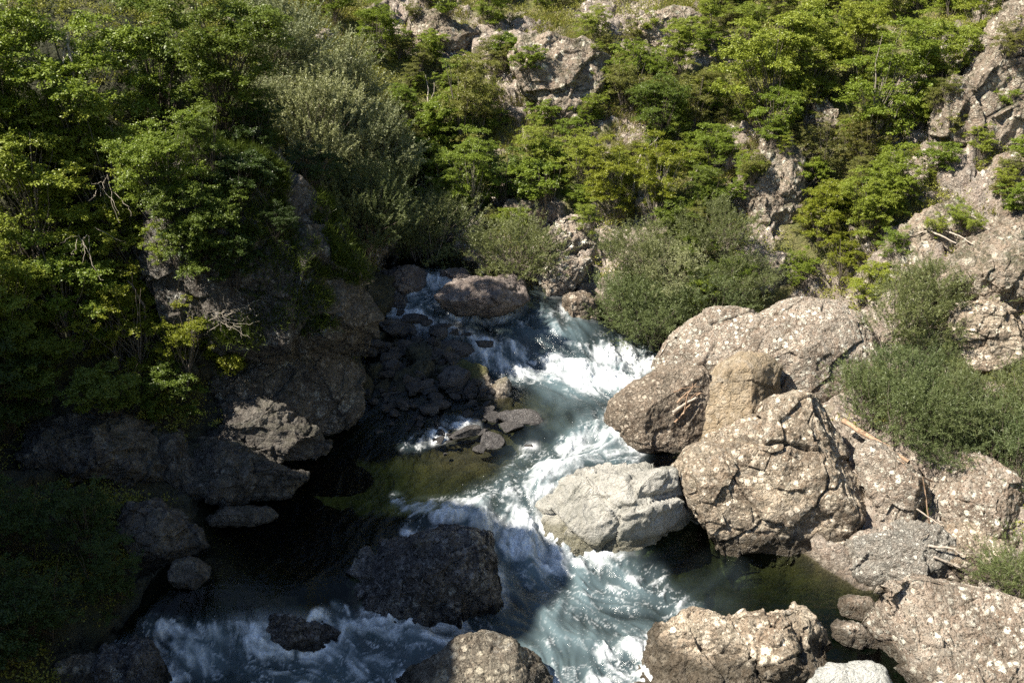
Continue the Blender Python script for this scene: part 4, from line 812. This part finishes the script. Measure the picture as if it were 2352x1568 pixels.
# low scrub filling the hillside between the named trees
rf = np.random.RandomState(17); n = 0
FILL = [('fine', 'L_olive', 'low olive scrub among many on the sunlit far hillside', 'low olive scrub of the far hillside'), ('bush', 'L_green', 'low green bush among many on the sunlit far hillside', 'low green bushes of the far hillside'), ('fine', 'L_light', 'low bright scrub among many on the sunlit far hillside', 'low bright scrub of the far hillside')]
while n < 280:
    u, v = rf.uniform(880, 2352), rf.uniform(-40, 560)
    if v > 120 and u > 2080 and rf.rand() < .5: continue
    pv = surf(u, v, -.05); U1, V1 = np.array([u]), np.array([v])
    if in_caps(U1, V1, ROCKCAPS)[0] > .4 and rf.rand() < .75: continue
    k_ = FILL[rf.randint(3)]; plant_at(k_[0], pv, rf.uniform(.5, 1.3), k_[2], k_[1], group=k_[3]); n += 1
# the corner's shade comes from the unseen bluff shaped into the terrain
# ground cover: one mass of small leaves and grass blades
M['L_scrub'] = leaf_mat('hillside_scrub', (.12, .145, .022), (.28, .29, .06), dry=.05, drycol=(.24, .17, .07))
n = 42000; x = rf.uniform(-13, 15, n); y = rf.uniform(15, 46, n); q = np.stack([x, y], 1); z = tr(q); zwq = wr(q)
U, V, D = proj(x, y, z); rk_ = in_caps(U, V, ROCKCAPS); nn = fbm(np.stack([x * .6, y * .6, z * 0], 1), 3, 66)
ok = (z > zwq + .35) & (nn + rf.uniform(-.4, .4, n) - rk_ * .55 > -.35) & (U > -150) & (U < 2500) & (V > -120)
ok &= ~((U > 830) & (U < 1180) & (V > 650)) & ~((U > 1880) & (V > 980) & (U < 2340)); x, y, z = x[ok], y[ok], z[ok]
m = 22; c = np.repeat(np.stack([x, y, z], 1), m, 0); n = len(c); sz = np.repeat(rf.uniform(.10, .30, len(x)), m)
o = unit(rf.normal(0, 1, (n, 3))) * (rf.uniform(.2, 1, n) * sz)[:, None]; o[:, 2] = np.abs(o[:, 2]) * .9 + .03
lv = leaves(c + o, o + rf.normal(0, .12, (n, 3)), .06, .034, rf)
ug = mk('undergrowth', lv[0], lv[1], M['L_scrub'], smooth=False, attrs=dict(rnd=np.repeat(np.clip(np.repeat(rf.rand(len(x)), m) * .8 + rf.rand(n) * .2, 0, .93), 4)))
tag(ug, kind='stuff')
def grass_mass(name, mat, caps, count, ln, dens_seed):
    x = rf.uniform(-14, 15, count); y = rf.uniform(15, 46, count); q = np.stack([x, y], 1); z = tr(q); U, V, D = proj(x, y, z)
    k_ = in_caps(U, V, caps, .4); nn = fbm(np.stack([x * 1.3, y * 1.3, z * 0], 1), 3, dens_seed)
    ok = (k_ + nn * .35 > .5 + rf.uniform(-.15, .15, count)) & (z > wr(q) + .3); x, y, z = x[ok], y[ok], z[ok]
    m = 9; n = len(x) * m; c = np.repeat(np.stack([x, y, z - .02], 1), m, 0) + rf.normal(0, .05, (n, 3)) * [1, 1, .2]
    lv = leaves(c, rf.normal(0, .35, (n, 3)) + [.15, -.25, .9], ln, .016, rf, up=.2)
    o = mk(name, lv[0], lv[1], M[mat], smooth=False, attrs=dict(rnd=np.repeat(rf.rand(n), 4))); tag(o, kind='stuff'); return o
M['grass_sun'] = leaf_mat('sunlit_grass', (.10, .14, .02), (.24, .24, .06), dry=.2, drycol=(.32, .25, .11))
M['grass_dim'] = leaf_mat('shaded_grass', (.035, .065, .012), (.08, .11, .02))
grass_mass('grass', 'grass_sun', [(560,10,800,20,70,1),(1000,20,1080,60,50,1),(1650,330,1760,280,50,1),(1260,130,1440,260,110,.8),(950,350,1000,420,50,.9),(1180,240,1160,330,40,1),(2140,330,2200,400,60,1),(2330,130,2180,240,60,.9),(1560,40,1620,60,60,.9),(1700,360,1640,420,50,.8),(2250,480,2200,420,40,.8),(1240,250,1300,320,60,.7)], 60000, .22, 61)
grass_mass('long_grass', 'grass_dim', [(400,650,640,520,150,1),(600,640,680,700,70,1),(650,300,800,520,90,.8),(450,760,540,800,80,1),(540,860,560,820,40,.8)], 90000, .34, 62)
# spray thrown up where the water breaks
gs = np.random.RandomState(3); C_, S_ = [], []
for (u, v, z, rx, ry, hh, k_) in [(1290,838,1.6,.5,.25,.40,260),(1370,860,1.45,.9,.4,.22,300),(1150,840,1.6,.7,.3,.25,160),(1390,990,1.25,.3,.3,.25,130),(1300,1040,1.05,.8,.4,.14,160),(1210,1250,.3,.4,.35,.28,260),(1290,1275,.1,.5,.15,.16,140),(1120,1150,.9,.8,.3,.12,140),(620,1460,.3,1.2,.3,.16,220),(770,1425,.4,.3,.2,.2,90),(1400,1530,0,.5,.4,.14,130),(950,1180,.87,.7,.12,.1,90),(900,1440,.15,1.0,.3,.12,140),(1010,990,1.15,.6,.15,.1,60)]:
    k_ = k_ // 2; p = Pz(u, v, z); q = p + gs.normal(0, .5, (k_, 3)) * [rx, ry, 0]; q[:, 2] = wr(q[:, :2]) + .04 + hh * gs.exponential(.5, k_); C_.append(q); S_.append(gs.uniform(.003, .0065, k_))
C_ = np.concatenate(C_); S_ = np.concatenate(S_); oc = np.array([[1, 0, 0], [-1, 0, 0], [0, 1, 0], [0, -1, 0], [0, 0, 1], [0, 0, -1.]]); of = np.array([[0, 2, 4], [2, 1, 4], [1, 3, 4], [3, 0, 4], [2, 0, 5], [1, 2, 5], [3, 1, 5], [0, 3, 5]])
V_ = (C_[:, None] + S_[:, None, None] * oc[None] * gs.uniform(.7, 1.6, (len(C_), 1, 3))).reshape(-1, 3); F_ = (np.arange(len(C_))[:, None, None] * 6 + of[None]).reshape(-1, 3)
Nw = NT('water_drops'); pw = Nw.n('BsdfPrincipled'); pw.inputs['Base Color'].default_value = (.85, .88, .9, 1); pw.inputs['Roughness'].default_value = .25; Nw.l(pw.outputs[0], Nw.out.inputs[0])
tag(mk('spray', V_, F_, Nw.m), kind='stuff')
# grass and moss growing on the ledges of the crag
gv = []
for o in hard:
    if o.name.split('.')[0] != 'crag': continue
    k_ = len(o.data.vertices); co = np.empty(k_ * 3, np.float32); no = np.empty(k_ * 3, np.float32); o.data.vertices.foreach_get('co', co); o.data.vertices.foreach_get('normal', no)
    co = co.reshape(-1, 3) + np.array(o.location); no = no.reshape(-1, 3); U, V, D = proj(co[:, 0], co[:, 1], co[:, 2])
    cover = in_caps(U, V, [(520,400,640,660,120,1),(560,300,640,300,50,.8),(700,330,800,540,30,.7),(480,800,560,760,60,1),(540,560,760,600,70,.8),(640,420,700,480,50,.6),(820,620,860,640,30,.6)], .5)
    ok = (no[:, 2] > .1) & (cover + .5 * fbm(co * .9, 4, 31) > .62); gv.append(co[ok])
gv = np.concatenate(gv); gv = gv[rf.permutation(len(gv))[:9000]]; m = 8; n = len(gv) * m
c = np.repeat(gv, m, 0) + rf.normal(0, .05, (n, 3)); lv = leaves(c, rf.normal(0, .4, (n, 3)) + [.2, -.5, .55], .24, .017, rf, up=.2)
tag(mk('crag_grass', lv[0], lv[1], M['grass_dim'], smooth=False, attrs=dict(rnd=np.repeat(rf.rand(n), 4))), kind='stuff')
# ------------------------------------------------------------------ dead wood
def wood(name, label, cat, mat, lines, group=None, ns=6):
    """lines: list of (u0,v0,d0, u1,v1,d1, r0, r1, wobble) with d = height above whatever lies under that point"""
    g = np.random.RandomState(len(label)); parts = []; o0 = None
    for (u0, v0, d0, u1, v1, d1, r0, r1, wb) in lines:
        a = surf(u0, v0, d0); b = surf(u1, v1, d1); o0 = a if o0 is None else o0
        k_ = 12; pts = wiggle(a, b, k_, wb, g); rad = np.linspace(r0, r1, k_) * g.uniform(.85, 1.15, k_); parts.append(tube(pts - o0, rad, ns))
    V_, F_ = join(parts); o = mk(name, V_, F_, M[mat]); o.location = o0; tag(o, label, cat, group); return o
wood('fallen_log', 'splintered orange-brown log lying from the largest boulder down along the willows', 'log', 'redwood', [(1938,966,.45,2088,1056,.5,.07,.035,.06),(1945,974,.47,2040,1022,.5,.03,.015,.05),(2000,1008,.5,2078,1060,.5,.02,.01,.05)], ns=8)
wood('driftwood', 'tangle of red and grey driftwood wedged between round and tawny boulders', 'driftwood', 'redwood', [(1548,950,.05,1612,905,.12,.035,.02,.05),(1555,925,.05,1600,880,.1,.02,.01,.06),(1548,900,.08,1610,890,.12,.015,.008,.08),(1570,950,.1,1590,880,.1,.018,.008,.08),(1550,970,.05,1585,930,.1,.03,.012,.05),(1560,915,.1,1620,900,.1,.012,.005,.1)])
wood('branch', 'grey driftwood stick below the red tangle of driftwood', 'branch', 'drift', [(1545,948,.1,1600,912,.15,.045,.025,.03)])
wood('branch', 'reddish stick standing between the slab and the pointed boulder', 'branch', 'redwood', [(2135,1200,.1,2118,1095,.2,.02,.012,.04),(2142,1105,.2,2080,1085,.1,.02,.01,.04),(2118,1110,.15,2145,1120,.2,.01,.006,.04)])
wood('branch', 'bleached curved branch on the brown boulder behind the white-dotted grey one', 'branch', 'drift', [(2132,1252,.1,2190,1262,.2,.035,.02,.05),(2190,1262,.2,2215,1275,.15,.02,.01,.03),(2200,1270,.2,2250,1270,.1,.014,.006,.03)])
wood('branch', 'short straight bleached stick under the curved branch', 'branch', 'drift', [(2145,1278,.08,2205,1303,.1,.03,.02,.015)])
wood('branch', 'thin pale stick crossing from the slab to the grey boulder', 'branch', 'drift', [(2105,1168,.1,2165,1205,.1,.018,.01,.03),(2165,1205,.1,2110,1235,.1,.014,.008,.03)])
wood('branch', 'thin dark twig lying on the broad humped boulder', 'branch', 'darkbark', [(1735,805,.05,1772,752,.1,.010,.005,.03)])
wood('branch', 'pale sticks scattered over the right-hand pinkish outcrop', 'branch', 'drift', [(2120,520,.1,2200,562,.1,.03,.015,.05),(2130,530,.1,2080,545,.1,.02,.01,.05),(2170,530,.1,2240,560,.1,.025,.012,.05)])
def twigs(label, u, v, size, n, mat, lift, group='bare dead twigs on the near bank', down=0.0):
    g = np.random.RandomState(int(u + v)); L_ = [(u, v, lift, u + g.normal(0, .4) * size, v + (down + g.uniform(-1, .3)) * size * .8, lift * g.uniform(.8, 1.5), .014, .005, .12)]
    for _ in range(n):
        a_ = g.uniform(0, 1) * size * .6; t_ = g.uniform(0, 6.28); su, sv = u + a_ * math.cos(t_), v + a_ * math.sin(t_) * .8
        L_.append((su, sv, lift, su + g.normal(0, .55) * size, sv + (g.normal(down, .5)) * size, lift * g.uniform(.6, 1.5), .008, .003, .14))
    wood('dead_twigs', label, 'dead twigs', mat, L_, group, 4)
twigs('spray of bare pinkish twigs above the sunlit rock block', 510, 740, 60, 22, 'palebark', .35)
twigs('smaller bare twigs just right of the pinkish spray', 570, 705, 40, 12, 'palebark', .3)
twigs('pale bare branches drooping in the middle of the sunlit leaves', 240, 420, 60, 9, 'palebark', 2.2, down=.9)
twigs('pale bare branches hanging below the drooping ones', 200, 540, 50, 8, 'palebark', 2.0, down=.8)
wood('dead_branch', 'long white dead branch hanging from the broadleaf tree in the top corner', 'branch', 'drift', [(155,75,2.9,160,120,2.9,.035,.03,.06),(160,120,2.8,172,190,2.8,.035,.015,.1),(160,90,2.8,150,150,2.8,.02,.01,.1),(165,120,2.8,215,130,2.8,.02,.008,.1),(168,140,2.8,190,180,2.8,.015,.006,.1)])
wood('dead_branch', 'pale forked dead branch right of the long white one', 'branch', 'drift', [(225,105,2.8,290,120,2.8,.02,.012,.1),(290,120,2.8,318,138,2.8,.015,.006,.1),(280,112,2.8,300,90,2.8,.012,.005,.08),(255,108,2.8,250,160,2.8,.012,.005,.08)])
wood('bare_stem', 'thin bare leaning stem in the dark above the crag', 'stem', 'palebark', [(412,380,.2,440,312,.9,.035,.02,.05)])
wood('bare_stem', 'thin bent stem standing in the shaded grass', 'stem', 'bark', [(440,520,.1,470,425,.9,.025,.012,.12)])
wood('bare_stem', 'brown snag stem in the yellow-lit scrub over the wall', 'stem', 'bark', [(338,800,.3,330,700,1.2,.04,.03,.05),(330,700,1.2,290,645,1.4,.03,.02,.05)])
for lab, ln in [('crooked white stem at the left of the far slope', [(925,320,.1,930,255,.6,.035,.02,.1)]), ('pair of bare white stems above the brown slope', [(985,245,.2,975,170,.8,.03,.012,.1),(985,245,.2,995,190,.8,.02,.008,.1)]),
   ('long pale leaning trunk right of the tall pale boulder', [(1452,475,.1,1478,340,1.2,.045,.02,.1),(1475,350,1.2,1510,310,1.4,.02,.01,.08)]), ('pale leaning trunk just left of the long one', [(1395,500,.1,1425,395,1.0,.04,.018,.1)]),
   ('bleached snag on the grassy rim left of the browning scrub', [(1662,360,.1,1672,318,.4,.05,.03,.04)]), ('slanting thin grey stem at the edge of the bright meadow', [(1575,435,.1,1620,370,.6,.03,.015,.1)]), ('tall pale stem rising through the right-hand trees', [(2005,200,.4,2008,40,2.4,.05,.015,.12)])]:
    wood('bare_stem', lab, 'stem', 'drift' if 'white' in lab or 'bleached' in lab else 'palebark', ln, 'bare pale stems on the far slope')
